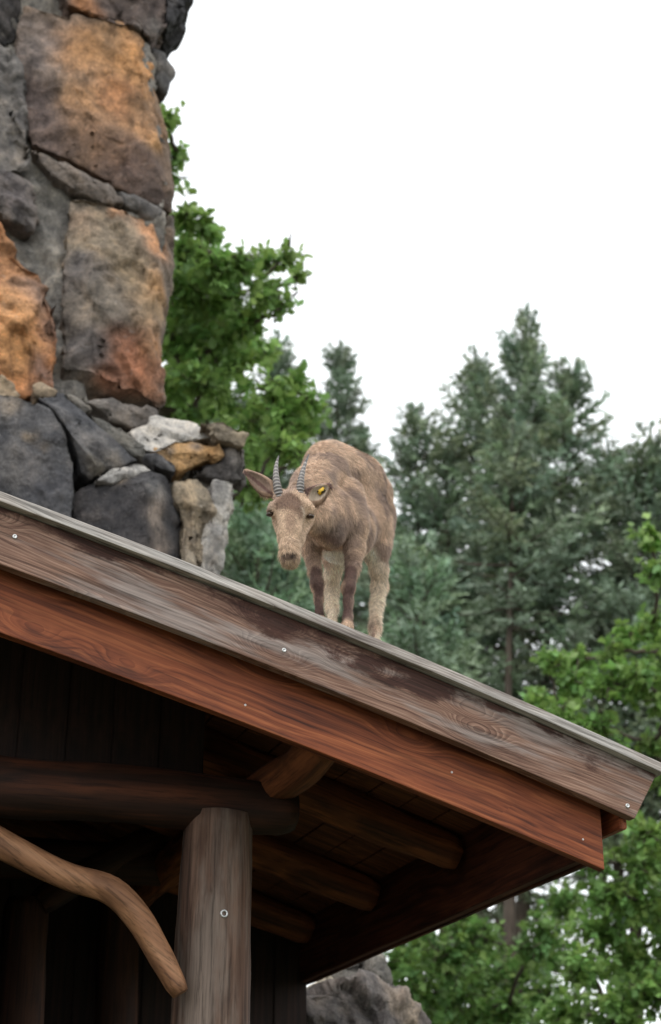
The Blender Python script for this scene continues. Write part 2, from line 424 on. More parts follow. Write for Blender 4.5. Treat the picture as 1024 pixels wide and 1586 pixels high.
# the bays further in
bp2 = gez(at_e(30, 1480, 2.6))
log('post', M['shaded_log'], [W(bp2[0], 2.6, -O[2] - 0.05), W(bp2[0] + .01, 2.6, -1.4), W(bp2[0] + 0.02, 2.6, gez(at_e(40, 1392, 2.6))[2])], [0.13, 0.12, 0.105], seed=15)
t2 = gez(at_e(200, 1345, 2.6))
log('tie_beam', M['shaded_log'], [W(-3.2, 2.6, t2[2] - .03), W(-1.2, 2.6, t2[2]), W(-0.5, 2.6, t2[2] + .02), W(0.02, 2.6, t2[2] + 0.03)], [0.10, 0.10, 0.10, 0.10], seed=16)
log('brace', M['shaded_log'], [at_e(60, 1400, 2.55), at_e(120, 1360, 2.55), at_e(200, 1318, 2.55), at_e(262, 1290, 2.55)], [.07, .075, .075, .07], seed=17)
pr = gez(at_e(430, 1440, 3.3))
log('post', M['shaded_log'], [W(-0.10, 3.3, -O[2] - 0.05), W(-0.10, 3.3, -1.5), W(-0.10, 3.3, zp + .01)], [0.12, 0.115, 0.11], seed=18)
# the other slope of the roof, out of view; back boards added to darken the inside
zr = zt(GL)
plank('rear_slope', M['roofing'], W(GL - 0.05, 1.85, zr - 0.05), W(GL - 3.0, 1.85, zr - 0.9), 3.6, 0.10)
M['dark_infill'] = wood('interior_shade_wood', (0.03, 0.012, 0.008), (0.018, 0.008, 0.005), (0.008, 0.004, 0.003), 0.3, 20, off=(2.9, .2, 2.7), wave=0.1)  # near-black wood for the boards added to darken the shelter
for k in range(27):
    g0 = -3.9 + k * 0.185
    plank('back_dark_board', M['dark_infill'], W(g0, 3.50 + 0.01 * (k % 2), -O[2]), W(g0, 3.50 + 0.01 * (k % 2), zt(min(g0, 1.0)) - 0.14), 0.187, 0.03, up=E_, seg=3)
for k in range(16):                            # near-black boards added above the tie beam, standing in for shade
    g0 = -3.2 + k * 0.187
    plank('gable_shade_board', M['dark_infill'], W(g0, PE + 0.075 + 0.008 * (k % 2), tz + 0.02), W(g0, PE + 0.075 + 0.008 * (k % 2), zt(g0 + 0.09) - 0.115), 0.187, 0.025, up=E_, seg=3)
for k in range(11):  # unseen boards added at the front left to block light from the interior
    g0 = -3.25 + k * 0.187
    plank('light_block_front', M['dark_infill'], W(g0, PE + 0.02 + 0.008 * (k % 2), -O[2]), W(g0, PE + 0.02 + 0.008 * (k % 2), tz + 0.05), 0.187, 0.03, up=E_, seg=3)
for k in range(15):  # unseen boards added along the left side, also to keep light out
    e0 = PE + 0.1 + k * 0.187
    plank('light_block_side', M['dark_infill'], W(-3.3, e0, -O[2]), W(-3.3, e0, zt(-3.3) - 0.10), 0.187, 0.03, up=G, seg=3)
# screws on the boards and the ring on the post
def screw(name, p, nrm, r=0.007, ring=False, parent=None):
    bm = bmesh.new()
    prof = [(0.0, 0.35), (0.35, 0.35), (0.45, 0.9), (0.8, 1.0), (1.0, 0.5), (1.0, -1.0)] if not ring else [(0.50, 0.1), (0.52, 0.8), (0.75, 1.1), (1.0, 0.7), (1.02, -0.6)]
    rows = []
    for (a, h) in prof:
        rows.append([bm.verts.new((a * r * cos(2 * pi * q / 16), a * r * sin(2 * pi * q / 16), h * r * 0.4)) for q in range(16)])
    for a, b in zip(rows, rows[1:]):
        for q in range(16): bm.faces.new((a[q], a[(q + 1) % 16], b[(q + 1) % 16], b[q]))
    if not ring: bmesh.ops.remove_doubles(bm, verts=bm.verts, dist=1e-5)
    me = bpy.data.meshes.new(name); bm.to_mesh(me); bm.free()
    q = Vector(nrm).to_track_quat('Z', 'Y').to_matrix().to_4x4()
    return link(name, me, M['steel'], parent, Matrix.Translation(p) @ q)
for (x, y) in ((23, 831), (440, 1007), (972, 1248)): screw('screw', at_e(x, y, -0.003), -E_, 0.0085, parent=BARGE)
for (x, y) in ((380, 1092), (903, 1300), (700, 1196)): screw('screw', at_e(x, y, 0.091), -E_, 0.0042, parent=INNER)
pz = gez(at_e(347, 1415, PE - 0.144))
screw('ring_bolt', W(pz[0], PE - 0.143, pz[2]), -E_, 0.0155, ring=True, parent=POST)

# ------------------------------------------------------------------ natural stones
def smoothcol(P, ctrl, base):
    c = np.tile(np.asarray(base, float), (len(P), 1)); wsum = np.ones((len(P), 1)) * 0.12
    c *= 0.12
    for (q, r, k) in ctrl:
        wq = np.exp(-((P - q) ** 2).sum(1, keepdims=True) / (r * r)); c += wq * np.asarray(k); wsum += wq
    return c / wsum
def stone(parent, E0, V, F=None, thick=0.5, bulge=0.05, base=(.2, .18, .17), ctrl=(), amp=0.022, h=0.029, bev=0.016, name='stone', mat='stone', seed=0, shrink=0.85):
    """V = [(px, py, depth behind E0)], F = facets; the back is closed, edges are worn, faces are uneven"""
    P = [at_e(x, y, E0 + (d[0] if d else 0.0)) for (x, y, *d) in V]
    bm = bmesh.new(); vs = [bm.verts.new(p) for p in P]
    if F is None:
        c = np.mean(P, 0) - E_ * bulge; cv = bm.verts.new(c); n = len(vs)
        for i in range(n): bm.faces.new((vs[i], vs[(i + 1) % n], cv))
    else:
        for f in F: bm.faces.new([vs[i] for i in f])
    be = [e for e in bm.edges if e.is_boundary]
    r = bmesh.ops.extrude_edge_only(bm, edges=be)
    nv = [v for v in r['geom'] if isinstance(v, bmesh.types.BMVert)]
    cen = np.mean([np.array(v.co) for v in nv], 0)
    for v in nv:
        q = np.array(v.co); v.co = cen + (q - cen) * shrink + E_ * thick
    bmesh.ops.contextual_create(bm, geom=[e for e in bm.edges if e.is_boundary])
    bmesh.ops.triangulate(bm, faces=[f for f in bm.faces if len(f.verts) > 4])
    bmesh.ops.recalc_face_normals(bm, faces=bm.faces)
    sh = [e for e in bm.edges if len(e.link_faces) == 2 and e.calc_face_angle(0) > 0.35]
    bmesh.ops.bevel(bm, geom=sh, offset=bev, segments=2, affect='EDGES', clamp_overlap=True, profile=0.55)
    bmesh.ops.triangulate(bm, faces=bm.faces)
    for it in range(7):
        lo = [e for e in bm.edges if e.calc_length() > h * 1.35]
        if not lo: break
        bmesh.ops.subdivide_edges(bm, edges=lo, cuts=1)
        bmesh.ops.triangulate(bm, faces=[f for f in bm.faces if len(f.verts) > 3])
    bmesh.ops.smooth_vert(bm, verts=bm.verts, factor=0.10, use_axis_x=True, use_axis_y=True, use_axis_z=True)
    bm.normal_update()
    so_ = Vector((seed * 3.7, seed * 1.3, seed * 2.1)); disp = []
    for v in bm.verts:
        p = v.co + so_
        wp = p + noise.noise_vector(p * 4.0) * 0.05
        d = 0.0
        for (sc, am) in ((2.6, 1.0), (7.0, 0.45)):          # split faces: each cell is its own tilted plane
            dist, cen_ = noise.voronoi(wp * sc)
            c0 = cen_[0]; tl_ = Vector((noise.cell(c0 * 7.1), noise.cell(c0 * 5.3 + Vector((3, 1, 2))), noise.cell(c0 * 3.7 + Vector((8, 2, 5))))) - Vector((.5, .5, .5))
            d += am * ((wp * sc - c0).dot(tl_) * 2.0 + (noise.cell(c0 * 11.3) - .5) * .7)
        a = noise.fractal(p * 2.2, 1.0, 2.1, 3) * 0.5
        c = noise.fractal(Vector((p.x * 11, p.y * 11, p.z * 15)), 0.8, 2.1, 4) * 0.60
        disp.append(amp * (d + a + c))
    for v, q in zip(bm.verts, disp): v.co += v.normal * max(-2.2 * amp, min(2.0 * amp, q))
    co = np.array([v.co[:] for v in bm.verts])
    warp = np.array([[noise.noise(v.co * 5) for v in bm.verts], [noise.noise(v.co * 5 + Vector((9, 0, 0))) for v in bm.verts], [noise.noise(v.co * 5 + Vector((0, 9, 0))) for v in bm.verts]]).T * 0.10
    cc = smoothcol(co + warp, [(at_e(x, y, E0), rr / 250.0, k) for (x, y, rr, k) in ctrl], base)
    me = bpy.data.meshes.new(name); bm.to_mesh(me); bm.free()
    a = me.attributes.new('col', 'FLOAT_COLOR', 'POINT'); full = np.ones((len(co), 4), np.float32); full[:, :3] = cc
    a.data.foreach_set('color', full.ravel())
    return link(name, me, M[mat], parent)
OR = (0.50, 0.235, 0.075); OR2 = (0.44, 0.185, 0.065); RD = (0.30, 0.115, 0.055); PU = (0.115, 0.085, 0.08); GY = (0.19, 0.17, 0.155)
DK = (0.06, 0.057, 0.06); BL = (0.085, 0.085, 0.092); PALE = (0.36, 0.34, 0.315); TAN = (0.33, 0.25, 0.165); BR = (0.21, 0.145, 0.10)

TOW = empty('stone_tower', W(-1.6, 4.6, -O[2])); ET = 4.1
tag(TOW, 'tall tower of huge orange and grey sandstone blocks set in mortar', 'rock tower')
# mortar body of the tower, hidden behind the blocks except in the joints
stone(TOW, ET + 0.0, [(-420, -320, .1), (120, -320, .1), (250, -40, .1), (232, 72, .08), (244, 180, .1), (256, 300, .06), (255, 420, .06), (225, 540, .12), (150, 575, .38), (150, 700, .38), (210, 1500, .1), (-420, 1500, .1)],
      thick=1.3, bulge=0.0, base=(0.20, 0.185, 0.165), amp=0.035, h=0.055, name='mortar_body', mat='mortar', shrink=0.97)
stone(TOW, ET, [(39, 8, .06), (105, 21, .02), (187, 33, .02), (217, 50, .05), (231, 74, .1), (236, 117, .12), (253, 164, .16), (263, 234, .17), (271, 285, .15), (268, 331, .16), (250, 324, .1), (219, 307, .05), (176, 287, .04), (129, 259, .04), (78, 236, .05), (48, 224, .06), (39, 168, .06), (29, 102, .08), (23, 74, .1), (31, 31, .08),
      (214, 90, 0), (226, 170, .01), (238, 240, .02), (258, 302, .05), (110, 120, -.05), (150, 200, -.04)],
      [(0, 1, 24, 17, 18, 19), (1, 2, 3, 20, 24), (3, 4, 5, 20), (20, 5, 6, 21), (21, 6, 7, 22), (22, 7, 8, 23), (23, 8, 9, 10), (24, 20, 21, 25), (25, 21, 22, 23), (25, 23, 10, 11, 12), (25, 12, 13, 14), (24, 25, 14, 15, 16, 17)],
      thick=0.7, base=BR, amp=0.014, seed=1, bev=0.02,
      ctrl=[(60, 60, 50, (.17, .14, .13)), (50, 160, 45, PU), (75, 215, 40, PU), (125, 70, 38, OR), (160, 60, 26, (.26, .155, .08)), (200, 90, 45, OR), (185, 150, 30, OR2), (130, 160, 28, (.36, .19, .085)), (150, 220, 45, (.20, .115, .07)), (220, 180, 35, (.38, .2, .09)), (200, 260, 50, (.10, .066, .058)), (255, 300, 22, (.09, .066, .06)), (245, 210, 18, (.52, .28, .11)), (240, 130, 18, OR)])
stone(TOW, ET, [(258, -40, .0), (300, -40, .1), (298, 0, .12), (293, 18, .1), (277, 33, .08), (260, 36, .04)], thick=.6, base=DK, seed=2, amp=.02)
stone(TOW, ET - .05, [(84, -46, .0), (170, -60, 0), (258, -50, .05), (262, 34, .08), (250, 55, .1), (234, 70, .12), (228, 50, .08), (208, 40, .05), (165, 28, .03), (105, 6, .02)], thick=.7, base=(.12, .09, .08), seed=3, amp=.02, ctrl=[(130, 0, 20, OR2), (240, 30, 20, GY)])
stone(TOW, ET + .05, [(-60, -60, 0), (40, -60, 0), (38, 6, .05), (26, 60, .08), (8, 70, .08), (-60, 55, .05)], thick=.6, base=(.055, .05, .05), seed=4)
stone(TOW, ET + .22, [(228, 70), (252, 77), (260, 92), (273, 110), (262, 128), (256, 143), (238, 120)], thick=.5, base=(.12, .115, .115), seed=5, amp=.015)
stone(TOW, ET - .03, [(-90, 40, .1), (-10, 58, .06), (16, 76, .04), (32, 104, .04), (41, 168, .04), (41, 218, .04), (48, 243, .06), (34, 266, .06), (-90, 262, .08)], thick=.7, base=(.165, .15, .14), seed=6, amp=.02)
stone(TOW, ET - .05, [(-90, 262, .05), (31, 266, .03), (58, 297, .04), (61, 335, .05), (54, 357, .05), (0, 332, .04), (-90, 300, .04)], thick=.6, base=(.15, .13, .12), seed=7, ctrl=[(20, 290, 25, (.09, .08, .085))])
stone(TOW, ET + .02, [(50, 228), (90, 246), (130, 264), (172, 290), (193, 313), (165, 316), (110, 292), (72, 264)], thick=.4, base=(.17, .14, .12), seed=8, amp=.014, bev=.015)
stone(TOW, ET + .04, [(174, 290), (220, 308), (250, 327), (236, 339), (195, 319)], thick=.4, base=(.14, .13, .125), seed=9, amp=.012, bev=.015)
stone(TOW, ET + .10, [(236, 320), (252, 327), (248, 337), (236, 335)], thick=.3, base=(.40, .22, .11), seed=41, amp=.008, bev=.008, bulge=.02)
stone(TOW, ET, [(106, 304, .05), (132, 299, .02), (185, 319, .02), (236, 340, .04), (268, 333, .16), (269, 440, .16), (259, 520, .14), (250, 606, .13), (248, 632, .16), (216, 608, .06), (180, 602, .04), (150, 580, .03), (92, 568, .05), (97, 520, .06), (95, 440, .05), (102, 350, .05),
      (240, 430, -.02), (232, 530, -.02), (150, 430, -.06), (140, 520, -.05), (200, 500, -.06),
      (86, 606, .24), (150, 622, .26), (246, 636, .26)],
      [(0, 1, 18, 14, 15), (1, 2, 3, 16, 18), (3, 4, 5, 16), (16, 5, 6, 17), (17, 6, 7, 8, 9), (18, 16, 17, 20), (20, 17, 9, 10), (18, 20, 19), (19, 20, 10, 11), (18, 19, 13, 14), (19, 11, 12, 13), (12, 11, 22, 21), (11, 10, 9, 22), (9, 8, 23, 22)],
      thick=0.7, base=(.19, .155, .125), amp=0.02, seed=10, bev=0.02,
      ctrl=[(250, 370, 28, (.50, .235, .10)), (250, 450, 22, (.45, .24, .10)), (245, 530, 26, (.46, .23, .10)), (205, 560, 42, RD), (160, 360, 45, (.25, .195, .135)), (130, 340, 22, (.33, .21, .13)), (225, 470, 30, (.36, .235, .125)), (130, 420, 26, (.11, .10, .10)), (140, 540, 26, (.13, .12, .12)), (195, 420, 35, (.26, .195, .125)), (170, 470, 32, (.19, .16, .13)), (190, 330, 14, (.46, .22, .10)), (240, 600, 25, (.35, .15, .07)), (120, 590, 30, (.09, .085, .08))])
stone(TOW, ET - .06, [(-90, 325, .05), (0, 344, .03), (28, 386, .02), (62, 425, .03), (88, 470, .04), (97, 505, .05), (92, 548, .05), (84, 604, .08), (40, 616, .1), (-90, 640, .05)], thick=.7, base=OR2, seed=11, amp=.028,
      ctrl=[(10, 400, 40, (.40, .19, .08)), (30, 540, 30, OR), (80, 500, 25, (.17, .12, .11)), (75, 570, 20, (.17, .125, .12)), (35, 570, 14, (.17, .085, .05)), (55, 450, 25, (.22, .15, .12)), (15, 480, 40, (.5, .25, .10))])
for (x0, y0, x1, y1, c, s) in ((-300, -250, -95, 30, BR, 31), (-300, 35, -95, 300, GY, 32), (-300, 300, -95, 640, OR2, 33), (-88, -250, 110, -66, OR2, 34), (114, -220, 270, -62, GY, 35)):
    stone(TOW, ET, [(x0, y0, .08), ((x0 + x1) / 2, y0 - 10, .03), (x1, y0 + 8, .06), (x1 + 3, (y0 + y1) / 2, .03), (x1 - 5, y1, .06), ((x0 + x1) / 2, y1 - 6, .03), (x0, y1 - 3, .08)], thick=.6, base=c, seed=s, h=.09)

def lstone(*a, **k):
    k.setdefault('bulge', .025); k.setdefault('h', .022); k['bev'] = min(k.get('bev', .012), .012)
    return stone(*a, **k)
LED = empty('rock_ledge', W(-1.2, 4.2, -O[2])); EL = 3.72
tag(LED, 'low ledge of dark blue-grey boulders and pale mortar at the tower foot behind the roof', 'rock ledge')
lstone(LED, EL + .06, [(-420, 640, .3), (60, 622, .35), (180, 634, .35), (300, 664, .3), (356, 676, .2), (362, 735, .2), (345, 770, .2), (336, 880, .2), (322, 1000, .2), (310, 1600, .2), (-420, 1600, .2)], thick=1.2, bulge=0.0,
      base=(.24, .225, .205), amp=.04, h=.055, name='mortar_body', mat='mortar', shrink=.97)
lstone(LED, EL, [(-120, 600, .1), (0, 607, .06), (31, 613, .04), (78, 632, .05), (102, 669, .05), (115, 716, .06), (113, 763, .08), (112, 860, .1), (-120, 860, .1)], thick=.6, base=BL, seed=12, amp=.010, ctrl=[(62, 678, 10, TAN), (100, 700, 10, TAN), (15, 612, 16, (.2, .17, .14)), (20, 720, 30, (.13, .12, .115)), (60, 740, 25, (.075, .075, .085))])
lstone(LED, EL + .25, [(-90, 570), (0, 577), (20, 589), (38, 612), (20, 625), (-90, 625)], thick=.4, base=TAN, seed=13)
lstone(LED, EL + .28, [(52, 596), (64, 592), (93, 606), (80, 618), (58, 616)], thick=.4, base=TAN, seed=14, amp=.012, bev=.012)
lstone(LED, EL + .04, [(56, 614, .12), (100, 606, .16), (117, 628, .12), (155, 660, .08), (190, 692, .06), (215, 713, .08), (180, 724, .05), (142, 745, .05), (124, 732, .08), (112, 690, .10), (94, 650, .12), (84, 632, .0), (112, 676, -.03), (150, 722, -.03), (120, 640, .02)],
      [(0, 1, 2, 14, 11), (14, 2, 3, 4, 13, 12), (13, 4, 5, 6, 7), (11, 14, 12), (0, 11, 10), (10, 11, 12, 9), (9, 12, 13, 8), (8, 13, 7)], thick=.5, base=BL, seed=15, amp=.009, bev=.014, ctrl=[(150, 690, 22, (.14, .13, .125)), (140, 735, 14, (.18, .155, .12)), (185, 710, 15, (.19, .165, .14))])
lstone(LED, EL + .06, [(137, 640, .12), (160, 648, .12), (195, 670, .08), (227, 689, .05), (226, 709, .06), (208, 705, .05), (172, 680, .08), (144, 654, .12)], thick=.4, base=(.115, .11, .10), seed=16, amp=.012, bev=.012)
lstone(LED, EL + .16, [(100, 606), (122, 614), (145, 634), (130, 639), (105, 620)], thick=.4, base=(.20, .18, .155), seed=17, amp=.01, bev=.012)
lstone(LED, EL + .24, [(132, 621), (168, 617), (205, 624), (240, 638), (244, 655), (210, 664), (172, 648)], thick=.4, base=(.13, .115, .105), seed=18, amp=.016, ctrl=[(150, 625, 18, GY)])
lstone(LED, EL + .07, [(198, 668, .1), (238, 646, .14), (308, 653, .14), (328, 678, .08), (275, 684, .02), (242, 700, .0), (225, 698, .02)], thick=.4, base=PALE, seed=19, amp=.012, mat='mortar', name='mortar_patch')
lstone(LED, EL + .07, [(236, 699, .04), (262, 684, .06), (300, 683, .06), (338, 684, .04), (351, 706, .04), (335, 714, .06), (312, 718, .06), (276, 732, .06), (260, 716, .05)], thick=.4, base=(.42, .245, .10), seed=20, amp=.015, h=.02, ctrl=[(300, 690, 10, (.16, .14, .13)), (255, 700, 12, (.13, .12, .11)), (335, 703, 12, (.46, .25, .09)), (290, 715, 14, (.47, .27, .11))])
lstone(LED, EL + .05, [(308, 652), (348, 648), (371, 660), (387, 671), (381, 694), (363, 690), (336, 682)], thick=.5, base=(.27, .22, .155), seed=21, amp=.018)
lstone(LED, EL + .10, [(334, 684, .12), (363, 686, .02), (380, 692, .02), (382, 715, .03), (379, 742, .05), (352, 744, .05), (320, 738, .08), (292, 733, .10), (340, 715, .12)], thick=.5, base=(.10, .09, .085), seed=22, amp=.018, ctrl=[(365, 700, 15, GY)])
lstone(LED, EL - .08, [(112, 762, .26), (164, 742, .16), (234, 728, .06), (258, 736, .14), (270, 767, .20), (282, 814, .24), (280, 930, .24), (222, 930, -.02), (104, 930, .22), (229, 742, -.03)],
      [(0, 1, 2, 9), (0, 9, 7, 8), (2, 3, 9), (9, 3, 4, 5, 6, 7)], thick=.6, base=DK, seed=23, amp=.008, bev=.010, h=.022,
      ctrl=[(258, 800, 22, (.23, .185, .155)), (256, 850, 22, (.25, .195, .16)), (265, 770, 14, (.22, .20, .185)), (190, 740, 14, TAN), (140, 758, 14, TAN), (170, 800, 42, (.036, .034, .037)), (200, 850, 25, (.036, .034, .037)), (240, 745, 12, (.13, .125, .125))])  # left face: dark rock, with its shade also put into the colour
lstone(LED, EL + .02, [(146, 744), (168, 724), (219, 713), (240, 728), (205, 740), (176, 750)], thick=.35, base=PALE, seed=24, amp=.012, mat='mortar', name='mortar_patch', bev=.015)
lstone(LED, EL + .04, [(225, 704), (250, 699), (274, 719), (275, 735), (242, 724)], thick=.4, base=(.10, .097, .10), seed=25, amp=.01, bev=.012)
lstone(LED, EL + .02, [(268, 742, .05), (305, 741, .05), (321, 755, .06), (327, 775, .05), (333, 790, .06), (325, 812, .07), (313, 828, .07), (312, 940, .08), (276, 940, .06), (281, 814, .05), (272, 767, .05)], thick=.5, base=(.24, .195, .14), seed=26, amp=.015, ctrl=[(315, 790, 14, (.14, .115, .085)), (295, 830, 18, (.17, .14, .11)), (295, 760, 15, (.29, .225, .15)), (295, 870, 20, (.26, .225, .18))])
lstone(LED, EL + .06, [(332, 744, .03), (364, 744, .05), (364, 778, .06), (354, 825, .06), (349, 865, .07), (338, 905, .08), (330, 960, .08), (306, 960, .05), (311, 825, .04), (331, 785, .02)], thick=.5, base=(.33, .31, .285), seed=27, amp=.014, mat='mortar', ctrl=[(340, 850, 16, (.11, .105, .10)), (345, 760, 12, (.24, .225, .21)), (330, 890, 12, (.2, .19, .18))])
for (x0, y0, x1, y1, c, s) in ((-330, 610, -128, 860, BL, 36), (-330, 868, -128, 1010, DK, 37)):
    lstone(LED, EL, [(x0, y0, .08), ((x0 + x1) / 2, y0 - 10, .03), (x1, y0 + 8, .06), (x1 + 3, (y0 + y1) / 2, .03), (x1 - 5, y1, .06), ((x0 + x1) / 2, y1 - 6, .03), (x0, y1 - 3, .08)], thick=.6, base=c, seed=s, h=.09)

# boulders on the ground behind the eave
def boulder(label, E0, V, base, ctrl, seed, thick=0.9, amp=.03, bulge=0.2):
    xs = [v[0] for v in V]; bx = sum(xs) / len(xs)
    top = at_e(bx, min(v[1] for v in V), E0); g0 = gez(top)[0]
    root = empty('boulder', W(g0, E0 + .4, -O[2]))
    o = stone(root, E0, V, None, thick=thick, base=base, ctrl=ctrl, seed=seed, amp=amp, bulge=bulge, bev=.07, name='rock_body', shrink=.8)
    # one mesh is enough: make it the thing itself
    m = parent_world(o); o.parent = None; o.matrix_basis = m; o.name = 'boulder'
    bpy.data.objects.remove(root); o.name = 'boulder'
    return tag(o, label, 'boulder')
boulder('large rounded grey-brown boulder below the far end of the eave board', 3.72, [(430, 1562, .1), (478, 1540, .05), (528, 1519, .04), (574, 1509, .05), (605, 1523, .06), (632, 1528, .08), (656, 1552, .12), (674, 1592, .15), (690, 1720, .2), (690, 2090, .2), (420, 2090, .2)],
        (.13, .115, .11), [(530, 1530, 30, (.19, .165, .15)), (625, 1545, 25, (.26, .21, .165)), (540, 1575, 40, (.085, .078, .078)), (650, 1570, 18, (.23, .185, .14))], 51)
boulder('rough grey stone peeping over the large rounded boulder beside the eave', 4.6, [(505, 1512), (528, 1494), (556, 1480), (574, 1477), (590, 1483), (599, 1500), (602, 1530), (600, 2080), (500, 2080)],
        (.17, .155, .135), [(580, 1490, 10, (.25, .23, .19))], 52, amp=.03, bulge=.1)
boulder('pale cream stone wedged under the end of the eave board', 4.3, [(455, 1535), (480, 1518), (512, 1504), (524, 1522), (520, 1560), (515, 2080), (450, 2080)], (.42, .38, .30), [], 53, bulge=.06, amp=.02)
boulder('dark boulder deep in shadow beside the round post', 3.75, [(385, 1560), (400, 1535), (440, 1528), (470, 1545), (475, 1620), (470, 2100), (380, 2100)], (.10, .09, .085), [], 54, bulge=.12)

# ------------------------------------------------------------------ the goat
Y0 = 5.60
def gp(px, py, dy): return at_y(px, py, Y0 + dy)
def roof_z(x, y):
    q = np.array([x, y, 0.0]) - np.array([O[0], O[1], 0.0]); return O[2] + zt(float(q @ G)) - 0.004
def foot(px, dy):            # a point of the roof seen in that column
    x = (px - 512) / F_PX * 5.95 * (1 + dy * 0.155); y = Y0 + dy
    return np.array([x, y, roof_z(x, y)])
PR = []       # primitives: ('c', a, ra, b, rb, k)   or ('e', centre, radii, R, k)   or ('s', centre, r, k) to carve
def cone(a, ra, b, rb, k=0.03): PR.append(('c', np.array(a), ra, np.array(b), rb, k))
def ell(c, r, R, k=0.015): PR.append(('e', np.array(c), np.array(r), np.array(R), k))
def chain(pts, k=0.02):
    for (a, ra), (b, rb) in zip(pts, pts[1:]): cone(a, ra, b, rb, k)
# trunk
chain([(gp(507, 729, .27), .088), (gp(528, 735, .40), .096), (gp(551, 747, .56), .102), (gp(570, 768, .72), .098)], .09)
chain([(gp(512, 806, .17), .080), (gp(530, 822, .34), .108), (gp(558, 812, .54), .108), (gp(573, 808, .68), .088)], .09)
cone(gp(509, 826, .12), .062, gp(515, 790, .16), .080, .05)          # brisket
cone(gp(572, 765, .72), .085, gp(580, 800, .78), .06, .05)           # rump
cone(gp(503, 712, .26), .070, gp(511, 712, .32), .075, .04)          # withers
# neck
chain([(gp(500, 735, .22), .082), (gp(482, 752, .06), .066), (gp(460, 778, -.09), .050)], .05)
chain([(gp(508, 795, .14), .075), (gp(487, 800, .02), .058), (gp(466, 802, -.07), .046)], .05)
# shoulders and front legs
cone(gp(488, 775, .22), .050, gp(485, 822, .17), .052, .04)
cone(gp(540, 765, .26), .060, gp(547, 815, .20), .058, .04)
fl = foot(496, .10); fr = foot(538, .10)
chain([(gp(485, 822, .17), .048), (gp(482, 850, .18), .034), (gp(488, 882, .16), .0235), (gp(491.5, 906, .145), .0235), (gp(494, 928, .15), .0155), (gp(495, 956, .14), .0155), (fl + [0, .0, .065], .020), (fl + [-.004, -.012, .03], .018)], .018)
chain([(gp(548, 815, .20), .055), (gp(549, 848, .20), .037), (gp(546, 880, .17), .0245), (gp(539.5, 910, .15), .0240), (gp(540, 932, .15), .0165), (gp(539, 956, .145), .0160), (fr + [0, .0, .07], .0205), (fr + [-.004, -.012, .03], .0185)], .018)
# hind legs
hl = foot(516, .47); hr = foot(578, .44)
chain([(gp(537, 800, .60), .085), (gp(520, 862, .50), .050), (gp(515, 890, .54), .029), (gp(514, 915, .58), .0255), (gp(514, 940, .555), .0195), (gp(515, 975, .52), .0185), (hl + [0, .01, .075], .021), (hl + [0, -.015, .03], .019)], .025)
chain([(gp(578, 795, .68), .088), (gp(581, 850, .55), .056), (gp(587, 882, .58), .033), (gp(588, 908, .62), .0300), (gp(584, 935, .59), .0215), (gp(581, 972, .53), .0190), (hr + [0, .01, .075], .0215), (hr + [0, -.015, .03], .019)], .025)
# flank to thigh
cone(gp(590, 800, .66), .05, gp(585, 845, .58), .045, .04)
# short tail
cone(gp(594, 768, .86), .022, gp(598, 800, .90), .014, .02)
# head
FD = -.155
chain([(gp(452, 777, FD + .045), .046), (gp(450, 790, FD + .03), .052)], .03)
cone(gp(431, 789, FD + .02), .034, gp(471, 791, FD + .03), .036, .03)             # brow and eye sockets
chain([(gp(450, 800, FD - .005), .050), (gp(449, 825, FD - .03), .0370), (gp(448.5, 850, FD - .045), .0290), (gp(448, 862, FD - .048), .0250)], .022)
chain([(gp(468, 810, FD + .06), .036), (gp(460, 836, FD + .02), .023), (gp(451, 868, FD - .01), .017)], .025)   # left jaw
chain([(gp(434, 808, FD + .06), .028), (gp(441, 836, FD + .02), .020), (gp(447, 868, FD - .01), .017)], .025)   # right jaw
cone(gp(440, 859, FD - .05), .0150, gp(456, 860, FD - .05), .0150, .014)           # nostril pads
cone(gp(442.5, 867, FD - .045), .0175, gp(456, 867, FD - .042), .0175, .014)
cone(gp(446, 872, FD - .035), .0165, gp(452, 872, FD - .03), .0165, .014)          # lips and chin
cone(gp(424, 786, FD + .008), .019, gp(421, 793, FD + .008), .019, .012)           # brow over the right eye
cone(gp(475, 786, FD + .010), .019, gp(480, 791, FD + .020), .019, .012)
cone(gp(432, 770, FD + .03), .022, gp(432, 764, FD + .03), .019, .015)             # horn bosses
cone(gp(464, 770, FD + .03), .022, gp(465, 764, FD + .03), .019, .015)
def rot(x, z):
    x = unit(x); z = np.asarray(z, float); z = unit(z - x * (z @ x)); y = np.cross(z, x); return np.array([x, y, z])   # rows = axes
# ears: long leaf-shaped, hollow towards the viewer
eyeL, eyeR = gp(418, 796, FD + .004), gp(481, 799, FD + .003)
EARS = []
a, b = gp(424, 764, FD + .045), gp(380, 729, FD + .03)
R1 = rot(b - a, (-.25, -1, -.25)); ell((a + b) / 2, (np.linalg.norm(b - a) / 2 + .008, .031, .0125), R1, .012); EARS.append(((a + b) / 2, R1, np.linalg.norm(b - a) / 2))
a, b = gp(478, 775, FD + .05), gp(510, 752, FD + .02)
R2 = rot(b - a, (.30, -1, -.12)); ell((a + b) / 2, (np.linalg.norm(b - a) / 2 + .010, .034, .0125), R2, .012); EARS.append(((a + b) / 2, R2, np.linalg.norm(b - a) / 2))
CV = []
for (c, R, L) in EARS:
    CV.append(('e', c + R[2] * .0155 + R[0] * .006, np.array([L * .92, .024, .0165]), R))
for p in (gp(437.5, 857.5, FD - .073), gp(457, 858.5, FD - .072)):
    CV.append(('e', p, np.array([.0065, .010, .0075]), np.eye(3)))
for p in (eyeL, eyeR): CV.append(('e', p + np.array([0, -.006, 0]), np.array([.0165, .012, .012]), np.eye(3)))
